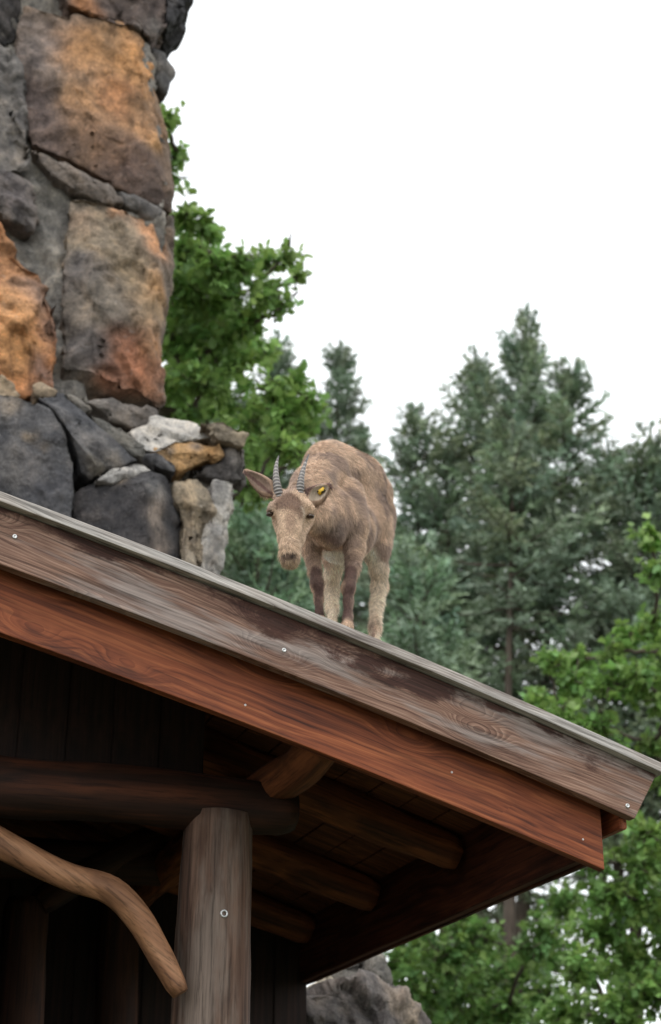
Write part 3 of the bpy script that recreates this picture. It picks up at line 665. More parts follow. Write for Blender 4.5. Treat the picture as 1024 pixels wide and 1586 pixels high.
def prim(P, q):
    if q[0] == 'c':
        _, a, ra, b, rb, k = q; ba = b - a; t = np.clip(((P - a) @ ba) / (ba @ ba), 0, 1)
        return np.linalg.norm(P - a - t[:, None] * ba, axis=1) - (ra + t * (rb - ra)), k
    c, r, R = q[1], q[2], q[3]; L = (P - c) @ R.T
    if r[0] > .02 and r[2] < .02:          # an ear narrows to its tip
        f = 1 / np.clip(1.0 - .48 * np.clip(L[:, 0] / r[0], -.6, 1), .4, 1.5); L = np.stack([L[:, 0], L[:, 1] * f, L[:, 2]], 1)
    k0 = np.linalg.norm(L / r, axis=1); k1 = np.linalg.norm(L / (r * r), axis=1) + 1e-9
    return k0 * (k0 - 1) / k1, (q[4] if len(q) > 4 else 0)
def sdf(P):
    D = None
    for q in PR:
        # skip far points cheaply
        d, k = prim(P, q)
        if D is None: D = d; continue
        h = np.clip(0.5 + 0.5 * (D - d) / k, 0, 1); D = D + (d - D) * h - k * h * (1 - h)
    for q in CV:
        d, _ = prim(P, q); k = .004; d = -d
        h = np.clip(0.5 - 0.5 * (D - d) / k, 0, 1); D = D + (d - D) * h + k * h * (1 - h)
    return D
def sdf_big(P, n=400000):
    return np.concatenate([sdf(P[i:i + n]) for i in range(0, len(P), n)])
pts_all = np.array([p for q in PR for p in ((q[1], q[3]) if q[0] == 'c' else (q[1],))])
lo = pts_all.min(0) - .14; hi = pts_all.max(0) + .14
def lattice(lo, hi, h):
    n = np.ceil((hi - lo) / h).astype(int) + 1
    X = np.stack(np.meshgrid(*[lo[i] + np.arange(n[i]) * h for i in range(3)], indexing='ij'), -1); return n, X.reshape(-1, 3)
HC = .020; nC, PC = lattice(lo, hi, HC); DC = sdf_big(PC).reshape(nC)
HV = .005; K = int(HC / HV)
nF = (nC - 1) * K + 1
fine = np.repeat(np.repeat(np.repeat(DC[:-1, :-1, :-1], K, 0), K, 1), K, 2)
fine = np.pad(fine, ((0, 1),) * 3, mode='edge').astype(np.float32)
need = np.abs(fine) < 2.2 * HC
ix = np.argwhere(need); fine[need] = sdf_big(lo + ix * HV)
def surface_nets(D, lo, h):
    S = D < 0
    off = [(i, j, k) for i in (0, 1) for j in (0, 1) for k in (0, 1)]
    cut_ = tuple(slice(0, n - 1) for n in D.shape)
    def sh(A, o): return A[tuple(slice(o[i], A.shape[i] - 1 + o[i]) for i in range(3))]
    cnt = sum(sh(S, o).astype(np.int8) for o in off)
    cells = np.argwhere((cnt > 0) & (cnt < 8)); idx = -np.ones(cnt.shape, np.int64); idx[tuple(cells.T)] = np.arange(len(cells))
    acc = np.zeros((len(cells), 3)); num = np.zeros(len(cells))
    for a in off:
        for ax in range(3):
            if a[ax]: continue
            b = list(a); b[ax] = 1
            da = D[tuple((cells + a).T)]; db = D[tuple((cells + b).T)]; mk = (da < 0) != (db < 0)
            t = np.where(mk, da / np.where(mk, da - db, 1), 0)
            p = np.array(a, float)[None] + t[:, None] * (np.array(b) - np.array(a))[None]
            acc[mk] += p[mk]; num[mk] += 1
    V = lo + (cells + acc / num[:, None]) * h
    Q = []
    for ax in range(3):
        o1, o2 = [(1, 2), (2, 0), (0, 1)][ax]
        sl0 = [slice(None)] * 3; sl1 = [slice(None)] * 3; sl0[ax] = slice(0, -1); sl1[ax] = slice(1, None)
        s0, s1 = S[tuple(sl0)], S[tuple(sl1)]
        ed = np.argwhere(s0 != s1); ed = ed[(ed[:, o1] > 0) & (ed[:, o2] > 0)]
        ins = s0[tuple(ed.T)]
        def cell(d1, d2):
            c = ed.copy(); c[:, o1] -= d1; c[:, o2] -= d2; return idx[tuple(c.T)]
        q = np.stack([cell(1, 1), cell(0, 1), cell(0, 0), cell(1, 0)], 1)
        q[~ins] = q[~ins][:, ::-1]; Q.append(q)
    return V, np.concatenate(Q)
GV, GQ = surface_nets(fine, lo, HV)
def grad(P, e=.0015):
    g = np.stack([sdf_big(P + np.eye(3)[i] * e) - sdf_big(P - np.eye(3)[i] * e) for i in range(3)], 1)
    return g / (np.linalg.norm(g, axis=1, keepdims=True) + 1e-9)
for it in range(2):
    nrm = grad(GV); d = sdf_big(GV); GV = GV - nrm * np.clip(d, -.004, .004)[:, None]
NR = grad(GV)
# coat colours of the animal
def nz(P, s, o=0): return np.array([noise.fractal(Vector(p * s) + Vector((o, o * 2, 0)), 1.0, 2.0, 3) for p in P])
BODY = np.array([.55, .385, .27]); GREYC = np.array([.29, .205, .165]); DARKC = np.array([.105, .06, .05]); CREAM = np.array([.74, .62, .47]); WHITE = np.array([.84, .77, .62])
FACE = np.array([.54, .385, .265]); FORE = np.array([.145, .085, .058])
def seg_w(P, a, b, r0, r1):          # 1 near the line a-b, 0 beyond
    ba = b - a; t = np.clip(((P - a) @ ba) / (ba @ ba), 0, 1); d = np.linalg.norm(P - a - t[:, None] * ba, axis=1)
    x = np.clip((d - r0) / (r1 - r0), 0, 1); return 1 - x * x * (3 - 2 * x)
def blend(C, k, wgt): return C + (np.asarray(k) - C) * np.clip(wgt, 0, 1)[:, None]
def coat(P, N):
    n1 = nz(P, 9.0); n2 = nz(P, 30.0, 4); C = np.tile(BODY, (len(P), 1))
    Pw = P + np.stack([n1, nz(P, 9.0, 7), nz(P, 9.0, 13)], 1) * .018
    C = blend(C, GREYC, np.clip(n1 * 1.9 + .08, 0, .8))
    C = blend(C, BODY * 1.12, np.clip(-n1 * 1.2, 0, .5))
    for (a, b, r) in (((545, 775, .20), (552, 800, .18), .055), ((520, 830, .07), (528, 842, .08), .05), ((505, 815, .05), (525, 815, .06), .05), ((575, 750, .55), (592, 780, .55), .06), ((510, 700, .2), (482, 745, .02), .018)):
        C = blend(C, GREYC * .62, seg_w(Pw, gp(*a), gp(*b), r * .3, r * 1.25) * .75)
    C = blend(C, DARKC * 1.3, seg_w(Pw, gp(500, 838, .05), gp(528, 842, .06), .02, .05) * .8)
    # white belly and inside of the hind legs
    down = np.clip(-N[:, 2] * 1.6 - .45, 0, 1)
    bel = seg_w(Pw, gp(512, 880, .30), gp(578, 862, .62), .05, .10)
    C = blend(C, WHITE, np.clip(-N[:, 2] * 2.2 - .2, 0, 1) * bel * 1.6)
    C = blend(C, WHITE, seg_w(Pw, gp(500, 872, .27), gp(538, 872, .29), .03, .055) * (P[:, 1] > Y0 + .215))
    for (knee, low, ft) in (((518, 866, .5), (514, 940, .555), hl), ((583, 850, .55), (584, 935, .59), hr)):
        hw = np.maximum(seg_w(Pw, gp(*knee), gp(*low), .03, .06), seg_w(Pw, gp(*low), ft, .03, .05))
        C = blend(C, CREAM, hw * (.55 + .35 * (N[:, 1] < 0)))
    C = blend(C, BODY, seg_w(Pw, gp(600, 850, .62), gp(600, 905, .62), .008, .03) * .8)
    C = blend(C, DARKC * 1.6, seg_w(Pw, gp(578, 962, .49), hr + np.array([0, -.03, .02]), .006, .016) * .8)
    # dark fronts of the fore legs
    for (pts_, ft) in ((((484, 850, .15), (489, 884, .13), (491, 908, .115), (494, 940, .12)), fl), (((546, 862, .165), (543, 885, .14), (539, 912, .12), (540, 945, .12)), fr)):
        q = [gp(*p) for p in pts_] + [ft]
        for i, (a, b) in enumerate(zip(q, q[1:])):
            wd = seg_w(Pw, a, b, .016, .036) * (.55 if i == 0 else .92)
            C = blend(C, DARKC * (1.0 + .5 * max(0, 0)), wd * np.clip(.75 - N[:, 1] * .8, 0, 1))
    C = blend(C, BODY * .75, seg_w(Pw, fr + np.array([0, 0, .03]), fr + np.array([0, 0, .07]), .02, .05) * .7)
    # head
    hd = seg_w(P, gp(450, 790, FD), gp(449, 860, FD - .02), .05, .085) * (P[:, 1] < Y0 + FD + .08)
    hc = np.tile(FACE, (len(P), 1))
    hc = blend(hc, FORE, seg_w(Pw + nz(P, 22, 3)[:, None] * .012, gp(440, 772, FD - .02), gp(460, 782, FD - .04), .026, .066) * .95)
    hc = blend(hc, FORE * 1.35, seg_w(Pw, gp(450, 800, FD - .06), gp(449, 840, FD - .06), .008, .026) * .6)
    hc = blend(hc, CREAM * .8, np.maximum(seg_w(Pw, gp(470, 790, FD - .02), gp(484, 812, FD), .008, .024), seg_w(Pw, gp(420, 785, FD - .01), gp(420, 805, FD), .005, .018)) * .65)
    hc = blend(hc, CREAM * .75, seg_w(Pw, gp(438, 868, FD - .04), gp(458, 868, FD - .04), .010, .022) * .6)
    hc = blend(hc, DARKC * .7, seg_w(P, gp(442, 862, FD - .072), gp(451, 861, FD - .072), .009, .021) * .9)
    hc = blend(hc, (.012, .008, .008), np.maximum(seg_w(P, gp(437.5, 857.5, FD - .07), gp(438.5, 859, FD - .07), .004, .010), seg_w(P, gp(456.5, 858.5, FD - .07), gp(453, 862, FD - .07), .004, .010)) * .9)
    for p in (eyeL, eyeR): hc = blend(hc, (.025, .015, .012), seg_w(P, p + np.array([-.006, 0, -.004]), p + np.array([.004, 0, .002]), .009, .017) * .85)
    C = C + (hc - C) * hd[:, None]
    # ears
    for (c, R, L) in EARS:
        q = (P - c) @ R.T; ins = (np.abs(q[:, 0]) < L + .02) & (np.abs(q[:, 1]) < .04) & (np.abs(q[:, 2]) < .03)
        rim = np.sqrt((q[:, 0] / (L * 1.0)) ** 2 + (q[:, 1] / .028) ** 2)
        front = (N @ R[2] > .1)
        inner = ins & (rim < .95)
        C[ins] = np.array([.36, .24, .17]) * (1 + .2 * n1[ins])[:, None]
        C[ins & front & (rim < .85)] = np.array([.22, .15, .115]) if c[0] < gp(450, 790, FD)[0] else np.array([.40, .32, .245])
        stripe = ins & front & (np.abs(q[:, 1] - .006) < .006) if c[0] < gp(450, 790, FD)[0] else ins & (rim > .98) & (q[:, 1] * np.sign(R[1][2]) > -.012) & (N @ R[2] > -.2); C[stripe] = DARKC * 1.3
    return C * (1 + .22 * n2)[:, None]
GC = np.clip(coat(GV, NR), .008, .9)
m = NT('goat_coat'); at = m.n('Attribute', attribute_name='col')
n1 = m.noise(m.coords(scale=(1, 1, .35)), 130, 4, .6)
m.color(m.mix(0.6, at.outputs['Color'], m.ramp(n1, [(0.3, (.6, .58, .56)), (.7, (1.35, 1.35, 1.35))]), 'MULTIPLY'))
m.bump(n1, .5, .004); m.set(Roughness=.8); m.b.inputs['Specular IOR Level'].default_value = .2
m.b.inputs['Sheen Weight'].default_value = .15
M['coat'] = m.m
m = NT('goat_fur'); at = m.n('Attribute', attribute_name='col'); m.color(at.outputs['Color']); m.set(Roughness=.7); m.b.inputs['Specular IOR Level'].default_value = .25
M['fur'] = m.m
GOAT = empty('goat', (fl + fr + hl + hr) / 4)
tag(GOAT, 'brown horned goat with lowered head and tagged ear standing on the roof edge', 'goat')
link('body', tri_mesh('goat_body', GV, GQ, GC), M['coat'], GOAT)
# short fur: thin blades that lie along the coat
rng = np.random.default_rng(5)
T3 = np.concatenate([GQ[:, [0, 1, 2]], GQ[:, [0, 2, 3]]]); ar = np.linalg.norm(np.cross(GV[T3[:, 1]] - GV[T3[:, 0]], GV[T3[:, 2]] - GV[T3[:, 0]]), axis=1)
NF = 150000
pick = rng.choice(len(T3), NF, p=ar / ar.sum()); uv = rng.random((NF, 2)); fl_ = uv.sum(1) > 1; uv[fl_] = 1 - uv[fl_]
tri = T3[pick]; B0 = GV[tri[:, 0]]; RP = B0 + (GV[tri[:, 1]] - B0) * uv[:, :1] + (GV[tri[:, 2]] - B0) * uv[:, 1:]
RN = NR[tri[:, 0]]; RC = GC[tri[:, 0]]
headp = gp(450, 800, FD); hdist = np.linalg.norm(RP - headp, axis=1); ishead = hdist < .13
legz = np.minimum.reduce([np.linalg.norm((RP - q)[:, :2], axis=1) + np.clip(RP[:, 2] - q[2] - .34, 0, 9) for q in (fl, fr, hl, hr)]); isleg = legz < .07
flow = np.tile(np.array([.15, .55, -.8]), (NF, 1))
flow[ishead] = np.array([0, .25, .9]); hk_ = np.clip((RP[:, 2] - headp[2] - .005) / .05, -1, 1)[:, None]; flow = np.where(ishead[:, None], np.concatenate([(RP - headp)[:, :1] * 14, np.full((NF, 1), .15), hk_ * .9], 1), flow); flow[isleg] = np.array([0, .1, -1.0])
flow += rng.normal(0, .33, (NF, 3))
flow += np.stack([[noise.noise(Vector(p * 6)) for p in RP], [noise.noise(Vector(p * 6 + 5)) for p in RP], np.zeros(NF)], 1) * .7
tg_ = flow - (flow * RN).sum(1, keepdims=True) * RN; tg_ /= np.linalg.norm(tg_, axis=1, keepdims=True) + 1e-9
ln = rng.uniform(.012, .024, NF); ln[ishead] = rng.uniform(.005, .010, ishead.sum()); ln[isleg] = rng.uniform(.006, .012, isleg.sum())
cr_ = np.linalg.norm(RP - gp(450, 772, FD - .02), axis=1); ln = np.where(ishead, ln + .011 * np.exp(-(cr_ / .035) ** 2), ln)
wd = rng.uniform(.0011, .0019, NF)
sd_ = np.cross(tg_, RN); tip = RP + tg_ * ln[:, None] + RN * (ln * rng.uniform(.12, .45, NF))[:, None]
bare = (np.linalg.norm(RP - gp(447, 861, FD - .08), axis=1) < .022)
for p in (eyeL, eyeR): bare |= np.linalg.norm(RP - p, axis=1) < .017
for (c, R, L) in EARS: q = (RP - c) @ R.T; bare |= (np.abs(q[:, 0]) < L) & (np.abs(q[:, 1]) < .035) & (np.abs(q[:, 2]) < .03) & (RN @ R[2] > 0)
ok = ~bare; n_ = ok.sum()
FV = np.stack([RP[ok] - sd_[ok] * wd[ok, None], RP[ok] + sd_[ok] * wd[ok, None], tip[ok]], 1).reshape(-1, 3)
tint = rng.uniform(.6, 1.45, (n_, 1)); FC = np.repeat(np.clip(RC[ok] * tint, .005, .95), 3, 0)
fo = link('fur', tri_mesh('goat_fur', FV, np.arange(len(FV)).reshape(-1, 3), FC), M['fur'], GOAT, smooth=False); fo['kind'] = 'stuff'
# long hairs under the belly between the hind legs
# horns with rings
m = NT('horn_keratin'); at = m.n('Attribute', attribute_name='col'); nn = m.noise(m.coords(), 220, 4)
m.color(m.mix(.5, at.outputs['Color'], m.ramp(nn, [(.3, (.55, .55, .55)), (.7, (1.4, 1.4, 1.4))]), 'MULTIPLY')); m.bump(nn, .3, .002); m.set(Roughness=.5); M['horn'] = m.m
def horn(pts, r0, nr=13):
    P = np.array(pts); n = 120; tt = np.linspace(0, 1, n); k = len(P)
    C = np.stack([np.polyval(np.polyfit(np.linspace(0, 1, k), P[:, i], min(3, k - 1)), tt) for i in range(3)], 1)
    V = []; c = []
    for i in range(n):
        d = unit(C[min(i + 1, n - 1)] - C[max(i - 1, 0)]); y = unit(np.cross((0, 1, 0), d)); z = np.cross(d, y)
        t = tt[i]; r = r0 * (1 - t) ** .75 * .96 + .0018
        ph = (t ** .85) * nr * 2 * pi; rg = (0.5 + .5 * cos(ph)) ** 2 * (1 if t < .84 else max(0, (1 - t) / .16) ** 2)
        r *= 1 + .13 * rg - .04
        for q in range(16):
            a = 2 * pi * q / 16; V.append(C[i] + (y * cos(a) * 1.0 + z * sin(a) * 1.25) * r)
            base_ = np.array([.095, .085, .08]) if t < .86 else np.array([.06, .052, .05])
            c.append(base_ * (1 - .0 * rg) + np.array([.22, .20, .18]) * rg * .9)
    F = [(i * 16 + q, i * 16 + (q + 1) % 16, (i + 1) * 16 + (q + 1) % 16, (i + 1) * 16 + q) for i in range(n - 1) for q in range(16)]
    link('horn', tri_mesh('horn', V, F, np.array(c)), M['horn'], GOAT)
horn([gp(433, 771, FD + .03), gp(429, 750, FD + .02), gp(427.5, 728, FD + .04), gp(432, 706, FD + .09)], .0180)
horn([gp(464, 771, FD + .03), gp(465.5, 750, FD + .02), gp(469, 730, FD + .04), gp(478.5, 704, FD + .09)], .0172)
# eyes
m = NT('goat_eye'); m.color((.035, .018, .008)); m.set(Roughness=.08); M['eye'] = m.m
for p in (eyeL, eyeR):
    bm = bmesh.new(); bmesh.ops.create_uvsphere(bm, u_segments=20, v_segments=14, radius=.0122)
    bmesh.ops.scale(bm, vec=(1.15, 1, .72), verts=bm.verts)
    me = bpy.data.meshes.new('eye'); bm.to_mesh(me); bm.free(); link('eye', me, M['eye'], GOAT, Matrix.Translation(p + np.array([0, .0045, 0])))
# yellow ear tag with a dark print
m = NT('ear_tag_plastic'); cc_ = m.noise(m.coords(), 60, 2); m.color(m.mix(m.gray(cc_, .52, .56), (.75, .46, .03), (.05, .04, .02))); m.set(Roughness=.4); M['tag'] = m.m
c, R, L = EARS[1]
bm = bmesh.new(); bmesh.ops.create_cube(bm, size=1); bmesh.ops.scale(bm, vec=(.030, .019, .003), verts=bm.verts); bmesh.ops.bevel(bm, geom=bm.edges, offset=.001, segments=2, affect='EDGES')
me = bpy.data.meshes.new('ear_tag'); bm.to_mesh(me); bm.free()
mt = Matrix.Identity(4)
for i in range(3):
    for j in range(3): mt[j][i] = R[i][j]
tp = c + R[0] * .012 + R[2] * .004; mt.translation = Vector(tp); link('ear_tag', me, M['tag'], GOAT, mt)
# hooves
m = NT('hoof_keratin'); hn = m.noise(m.coords(scale=(1, 1, 3)), 60, 3); m.color(m.mix(hn, (.02, .016, .014), (.06, .05, .04))); m.set(Roughness=.5); M['hoof'] = m.m
for q in (fl, fr, hl, hr):
    bm = bmesh.new()
    for s in (-1, 1):
        r = bmesh.ops.create_uvsphere(bm, u_segments=12, v_segments=8, radius=1)
        for v in r['verts']:
            z = max(v.co.z, -.35); v.co = Vector((s * .0115 + v.co.x * .0125 * (1 - .25 * max(0, z)), v.co.y * .030 - .014 - .006 * (z < 0), (z + .35) * .030))
    me = bpy.data.meshes.new('hoof'); bm.to_mesh(me); bm.free(); link('hoof', me, M['hoof'], GOAT, Matrix.Translation(q + np.array([0, 0, -.004])))

# ------------------------------------------------------------------ trees
RG = np.random.default_rng(11)
def nrmv(v): return v / (np.linalg.norm(v, axis=-1, keepdims=True) + 1e-9)
class Tubes:
    def __init__(s): s.V = []; s.F = []; s.n = 0
    def add(s, pts, rad, k=7):
        pts = np.asarray(pts, float); n = len(pts)
        for i in range(n):
            d = unit(pts[min(i + 1, n - 1)] - pts[max(i - 1, 0)]); h = np.array([1, 0, 0]) if abs(d[0]) < .8 else np.array([0, 1, 0])
            y = unit(np.cross(h, d)); z = np.cross(d, y)
            for q in range(k): s.V.append(pts[i] + (y * cos(2 * pi * q / k) + z * sin(2 * pi * q / k)) * rad[i])
        for i in range(n - 1):
            for q in range(k): s.F.append((s.n + i * k + q, s.n + i * k + (q + 1) % k, s.n + (i + 1) * k + (q + 1) % k, s.n + (i + 1) * k + q))
        s.n += n * k
    def mesh(s, name): return tri_mesh(name, s.V, s.F)
def conifer(label, leaders, dense=1.0, tint=(.19, .25, .175), group='conifers behind the pavilion', tl=.125, seed=0):
    """leaders = [(apex xyz, foot xyz, crown radius, crown length)]"""
    R = np.random.default_rng(seed); tb = Tubes(); P0 = []; P1 = []; SD = []; CC = []
    tint = np.array(tint)
    for (A, B, rad, clen) in leaders:
        A = np.asarray(A, float); B = np.asarray(B, float); ax = unit(B - A); Lx = np.linalg.norm(B - A)
        tt = np.linspace(0, 1, 24); sw = np.stack([np.sin(tt * 9 + seed) * .04, np.cos(tt * 7) * .04, 0 * tt], 1)
        tb.add(A + ax * (tt * Lx)[:, None] + sw, .010 + .0105 * tt * Lx)
        ms = 150; us = R.random(ms) ** .8 * .9          # the bare leader is clothed in its own needles
        bs = A + ax * us[:, None] + R.normal(0, .006, (ms, 3)); nd = nrmv(np.array([0, 0, 1.0]) + R.normal(0, .42, (ms, 3)))
        P0.append(bs); P1.append(bs + nd * (.05 + .09 * us)[:, None] * R.uniform(.7, 1.2, (ms, 1))); SD.append(nrmv(np.cross(nd, R.normal(0, 1, (ms, 3))))); CC.append(np.tile(tint, (ms, 1)) * R.uniform(.7, 1.2, (ms, 1)))
        s = 0.42
        while s < min(clen, Lx - .6):
            t = s / clen; nb = int(R.integers(4, 7)); a0 = R.random() * 6.28
            for b in range(nb):
                az = a0 + b * 6.283 / nb + R.normal(0, .25)
                ln = (rad * (min(1, t * 1.25 + .01)) ** .74 * R.uniform(.45, 1.35)) * (1 if t < .75 else 1 - .5 * (t - .75) / .25) + .03 + min(.07, t * .8)
                el = radians(58) * (1 - t) ** 1.6 - radians(12) * t + R.normal(0, .1)
                n = max(3, int(ln / .075)); q = np.linspace(0, 1, n + 1)
                ela = el + radians(34) * q ** 1.5 - radians(10) * q * (t > .2)
                step = ln / n
                dirs = np.stack([np.cos(az + .12 * np.sin(q * 5 + b)) * np.cos(ela), np.sin(az + .12 * np.sin(q * 5 + b)) * np.cos(ela), np.sin(ela)], 1)
                pts = A + ax * s + np.concatenate([[np.zeros(3)], np.cumsum(dirs[:-1] * step, 0)])
                if ln > .5: tb.add(pts[::3], (.010 + .012 * ln) * (1 - q[::3] * .85), 4)
                bc = tint * R.uniform(.72, 1.25) * np.array([R.uniform(.9, 1.15), 1, R.uniform(.85, 1.1)])
                k0 = 0 if ln < .5 else int(n * .18)
                for i in range(k0, n + 1):
                    nt_ = 2 if i < n else 3
                    for sgn in range(nt_):
                        if R.random() > .92 * dense * (1 - .25 * t) or noise.noise(Vector(pts[i] * .8)) * .7 + noise.noise(Vector(pts[i] * 2.1)) * .45 < -.25: continue
                        tw = min(.50, ln * .42 + .06) * (1.05 - .60 * q[i]) * R.uniform(.6, 1.2)
                        sa = az + (sgn * 2 - 1) * R.uniform(.5, 1.1) if sgn < 2 else az
                        d = unit(np.array([cos(sa) * .85, sin(sa) * .85, R.normal(.12, .28) + .35 * (t < .3) + 1.0 * (t < .06)]))
                        m = max(4, int(tw / .024)); u = (np.arange(m) + R.random(m)) / m
                        base = pts[i] + d * (u * tw)[:, None] - np.array([0, 0, 1]) * ((u * tw) ** 2 * .35)[:, None]
                        nd = nrmv(d + R.normal(0, .55, (m, 3)))
                        P0.append(base); P1.append(base + nd * (tl * min(1, .45 + 5 * t) * R.uniform(.6, 1.15, m))[:, None]); SD.append(nrmv(np.cross(nd, R.normal(0, 1, (m, 3)))))
                        CC.append(np.tile(bc * R.uniform(.85, 1.2), (m, 1)) * (1 + .35 * u[:, None] * q[i]))
            s += .24 * (.75 + .5 * R.random()) * (0.7 + .5 * t)
    P0 = np.concatenate(P0); P1 = np.concatenate(P1); SD = np.concatenate(SD); CC = np.concatenate(CC)
    w_ = tl * .27
    V = np.stack([P0 - SD * w_ * .6, P0 + SD * w_ * .6, P1 + SD * w_ * .35, ], 1).reshape(-1, 3)
    root = empty('conifer_tree', leaders[0][1]); tag(root, label, 'tree', group)
    link('trunk', tb.mesh('conifer_trunk'), M['bark'], root)
    link('crown', tri_mesh('conifer_crown', V, np.arange(len(V)).reshape(-1, 3), np.repeat(CC, 3, 0)), M['needle'], root, smooth=False)
    return len(V) // 3
def leader(ax, ay, D, bx, rad, clen, by=1500):
    A = at_y(ax, ay, D); B = at_y(bx, by, D); k = (A[2] + .1) / (A[2] - B[2]); return (A, A + (B - A) * k, rad, clen)
NT_ = 0
NT_ += conifer('tallest grey-green spruce with several leaders, its pointed top against the sky', [leader(815, 474, 24, 775, 2.0, 11.5), leader(735, 540, 24.6, 745, 1.15, 5.5), leader(893, 552, 23.6, 800, 1.2, 5.0), leader(790, 655, 22.6, 790, 1.1, 3.6)], seed=1, dense=1.0)
NT_ += conifer('ragged spruce with a leaning thin top beside the tallest spruce', [leader(638, 622, 25, 690, 1.5, 7.5), leader(690, 690, 24.4, 700, 1.2, 5.5)], seed=2, dense=.95)
NT_ += conifer('pair of slim spruce tops rising next to the pale leafy branches', [leader(1008, 652, 23, 985, 1.9, 8.0), leader(942, 680, 23.5, 965, 1.6, 7.0), leader(1075, 720, 23.2, 1060, 1.6, 8)], seed=13, dense=1.0)
NT_ += conifer('slender spruce standing behind the leafy oak', [leader(528, 522, 26, 505, 1.0, 6.5), leader(432, 512, 25.5, 440, 1.5, 8.0), leader(335, 545, 26.5, 335, 2.1, 9.0)], seed=4, tint=(.19, .25, .18))
NT_ += conifer('small dark spruce top showing just over the back of the goat', [leader(560, 660, 27, 575, 1.3, 8.0)], seed=5, tint=(.15, .21, .145))
NT_ += conifer('bushy blue-green fir low between the rock ledge and the goat', [leader(395, 760, 17, 400, 1.4, 5), leader(450, 800, 17.5, 455, 1.3, 5)], seed=6, tint=(.21, .31, .215))
NT_ += conifer('bushy blue-green fir rising behind the hind legs of the goat', [leader(640, 830, 19, 645, 1.25, 4.6)], seed=7, tint=(.19, .27, .185))

def leaf_template(kind):
    if kind == 'oak':
        o = [(0, 0), (.10, .10), (.07, .22), (.22, .28), (.14, .40), (.34, .50), (.20, .62), (.30, .76), (.13, .80), (.0, 1.0)]
    else:
        o = [(0, 0), (.26, .06), (.20, .24), (.48, .42), (.26, .52), (.22, .70), (0, 1.0)]
    R_ = [(x, y) for (x, y) in o]; L_ = [(-x, y) for (x, y) in o[1:-1]][::-1]
    V = np.array([(x, y, .22 * abs(x) - .14 * y * y) for (x, y) in R_ + L_])
    n = len(V); ce = len(V); V = np.vstack([V, [0, .5, -.04]])
    T = np.array([(i, (i + 1) % n, ce) for i in range(n)])
    return V, T
def broadleaf(label, name, trunk, clumps, kind='maple', size=.085, tint=(.10, .22, .04), per=90, seed=0, group=None, twig=.30):
    """clumps = [(centre xyz, radius)]: sprigs of leaves on twigs, on limbs that leave the trunk"""
    R = np.random.default_rng(seed); LV, LT = leaf_template(kind); tb = Tubes(); tint = np.array(tint)
    B, H = np.asarray(trunk[0], float), np.asarray(trunk[1], float)
    tt = np.linspace(0, 1, 12); tb.add(B + (H - B) * tt[:, None] + np.stack([np.sin(tt * 6) * .06, np.cos(tt * 5) * .05, 0 * tt], 1), trunk[2] * (1.1 - .75 * tt), 10)
    pos = []; dr = []; cc = []
    ax_ = [B + (H - B) * q for q in np.linspace(.45, 1, 9)]
    nodes = [(p, 0.0) for p in ax_]
    clumps = sorted(clumps, key=lambda k: min(np.linalg.norm(np.asarray(k[0]) - p) for p in ax_))
    for (c, r) in clumps:
        c = np.asarray(c, float)
        s0, dep = min(nodes, key=lambda k: np.linalg.norm(k[0] - c) + .25 * k[1] + 1.5 * max(0, k[0][2] - c[2])); ll = np.linalg.norm(c - s0)
        nodes.append((c, dep + ll))
        mid = (s0 + c) / 2 + np.array([R.normal(0, .1), R.normal(0, .1), -.08]) * ll
        q = np.linspace(0, 1, 9)[:, None]; limb = (1 - q) ** 2 * s0 + 2 * q * (1 - q) * mid + q * q * c
        limb[1:] += R.normal(0, .012, (8, 3)); w0 = max(.008, .05 - .012 * dep) if dep > 0 else .055
        tb.add(limb, np.linspace(w0 * .7, max(.006, w0 * .5), 9), 5)
        r *= 1.25; ns = max(6, int(per * (r / .25) ** 2))
        for s in range(ns):
            d = nrmv(R.normal(0, 1, 3)); rr = r * R.random() ** .45 * R.uniform(.8, 1.4)
            p = c + d * rr * np.array([1, 1, .8]); od = nrmv(d + np.array([0, 0, .25]) + R.normal(0, .35, 3))
            L_ = twig * R.uniform(.6, 1.2); p0 = p - od * L_
            if s % 2 == 0: tb.add([c + (p0 - c) * .4, (c + (p0 - c) * .8) + R.normal(0, .02, 3), p], [.009, .006, .003], 4)
            m = int(R.integers(5, 10)); u = R.uniform(.2, 1.05, m)
            pos.append(p0 + od * (u * L_)[:, None] + R.normal(0, .012, (m, 3)))
            dd = nrmv(od * .5 + R.normal(0, .6, (m, 3)) + np.array([0, 0, -.25])); dr.append(dd)
            cc.append(tint * R.uniform(.7, 1.3, (m, 1)) * np.array([R.uniform(.85, 1.2), 1, R.uniform(.8, 1.1)]) * R.uniform(.8, 1.2))
    pos = np.concatenate(pos); dr = np.concatenate(dr); cc = np.concatenate(cc); n = len(pos)
    up = nrmv(R.normal(0, .55, (n, 3)) + np.array([0, 0, 1])); sx = nrmv(np.cross(dr, up)); nz_ = np.cross(sx, dr); sz = size * R.uniform(.6, 1.2, (n, 1, 1))
    V = pos[:, None] + (LV[None, :, :1] * sx[:, None] + LV[None, :, 1:2] * dr[:, None] + LV[None, :, 2:] * nz_[:, None]) * sz
    T = (LT[None] + (np.arange(n) * len(LV))[:, None, None]).reshape(-1, 3)
    root = empty(name, B); tag(root, label, 'tree', group)
    link('trunk', tb.mesh(name + '_trunk'), M['bark'], root)
    link('crown', tri_mesh(name + '_crown', V.reshape(-1, 3), T, np.repeat(cc, len(LV), 0)), M['leaf'], root, smooth=False)
    return len(T)
def cl(px, py, rpx, D, jit=0.6, n=1):
    r = rpx * D * 1.0 / F_PX / .93
    return (at_y(px, py, D + RG.uniform(-jit, jit)), r)
D1 = 13.0
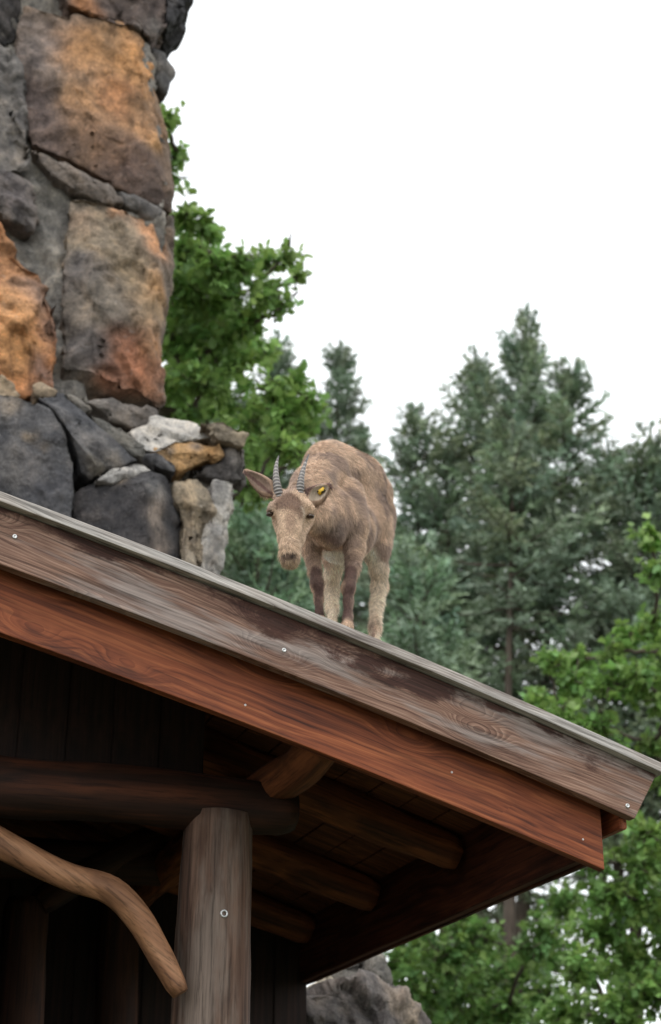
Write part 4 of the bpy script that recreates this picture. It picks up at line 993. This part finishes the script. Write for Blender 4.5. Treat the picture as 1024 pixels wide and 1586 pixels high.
oak = [cl(*q, D1) for q in ((262, 190, 22), (272, 240, 20), (262, 275, 18), (285, 335, 28), (318, 350, 26), (280, 390, 40), (330, 410, 38), (375, 405, 30), (415, 400, 26), (445, 395, 20), (460, 425, 16), (300, 450, 45), (355, 460, 42), (405, 455, 32), (440, 470, 22), (280, 520, 45), (335, 530, 42), (385, 500, 28), (275, 585, 38), (320, 590, 34), (300, 640, 26), (420, 600, 26), (455, 590, 26), (480, 620, 26), (440, 640, 34), (400, 650, 30), (430, 690, 32), (390, 700, 26), (470, 660, 26), (465, 700, 20), (200, 420, 50), (190, 560, 50), (130, 300, 50), (205, 250, 55), (215, 320, 50), (150, 190, 50), (210, 170, 40), (150, 430, 55), (100, 420, 50), (385, 760, 24), (370, 700, 20))] + [cl(*q, D1 + 1.6) for q in ((300, 560, 60), (350, 560, 48), (290, 480, 60), (340, 620, 48), (395, 540, 30), (280, 640, 40), (345, 500, 50), (300, 400, 45), (420, 660, 40), (400, 720, 36), (450, 690, 32))]
bO = at_y(190, 1500, D1 + .5); bO[2] = 0; hO = at_y(205, 300, D1 + .5)
NT_ += broadleaf('green lobed-leaf oak growing out behind the stone tower', 'oak_tree', (bO, hO, .20), oak, 'oak', .12, (.215, .35, .115), per=34, seed=21, twig=.26)
D2 = 15.5
mp = [cl(*q, D2) for q in ((1005, 830, 22), (1018, 880, 24), (975, 985, 26), (1010, 965, 30), (950, 1010, 22), (1035, 1010, 35), (985, 1045, 34), (1030, 1080, 30), (940, 1060, 26), (900, 1020, 22), (880, 1055, 30), (850, 1020, 22), (830, 1080, 26), (870, 1110, 30), (925, 1120, 26), (1010, 1150, 22), (1040, 1200, 30), (1000, 1290, 24), (1035, 1320, 36), (985, 1340, 34), (950, 1380, 36), (920, 1330, 22), (1000, 1400, 42), (1040, 1440, 40), (930, 1440, 40), (975, 1480, 42), (1020, 1530, 44), (905, 1500, 34), (950, 1560, 44), (880, 1570, 38), (1060, 1130, 36), (1075, 1280, 40), (1080, 980, 40))]
bM = at_y(1130, 1500, D2 + .4); bM[2] = 0; hM = at_y(1120, 820, D2 + .4)
NT_ += broadleaf('bright green leafy maple reaching in beside the lower corner of the roof', 'maple_tree', (bM, hM, .16), mp, 'maple', .10, (.20, .34, .105), per=34, seed=22)
D3 = 18.0
mp = [cl(*q, D3, jit=1.2) for q in ((620, 1490, 30), (650, 1460, 34), (690, 1480, 38), (730, 1450, 32), (700, 1530, 42), (640, 1540, 38), (750, 1510, 36), (740, 1570, 40), (790, 1560, 34), (800, 1500, 26), (840, 1540, 34), (680, 1590, 40), (620, 1590, 36), (845, 1440, 24), (870, 1400, 28), (830, 1470, 26), (600, 1520, 26), (720, 1410, 20), (860, 1480, 26), (775, 1620, 46), (850, 1610, 46))]
bM = at_y(735, 1600, D3 + 1); bM[2] = 0; hM = at_y(740, 1430, D3 + 1)
NT_ += broadleaf('low green broadleaf tree growing below the eave behind the boulders', 'maple_tree', (bM, hM, .14), mp, 'maple', .10, (.17, .30, .10), per=34, seed=23)
print('tree tris', NT_, 'goat verts', len(GV))
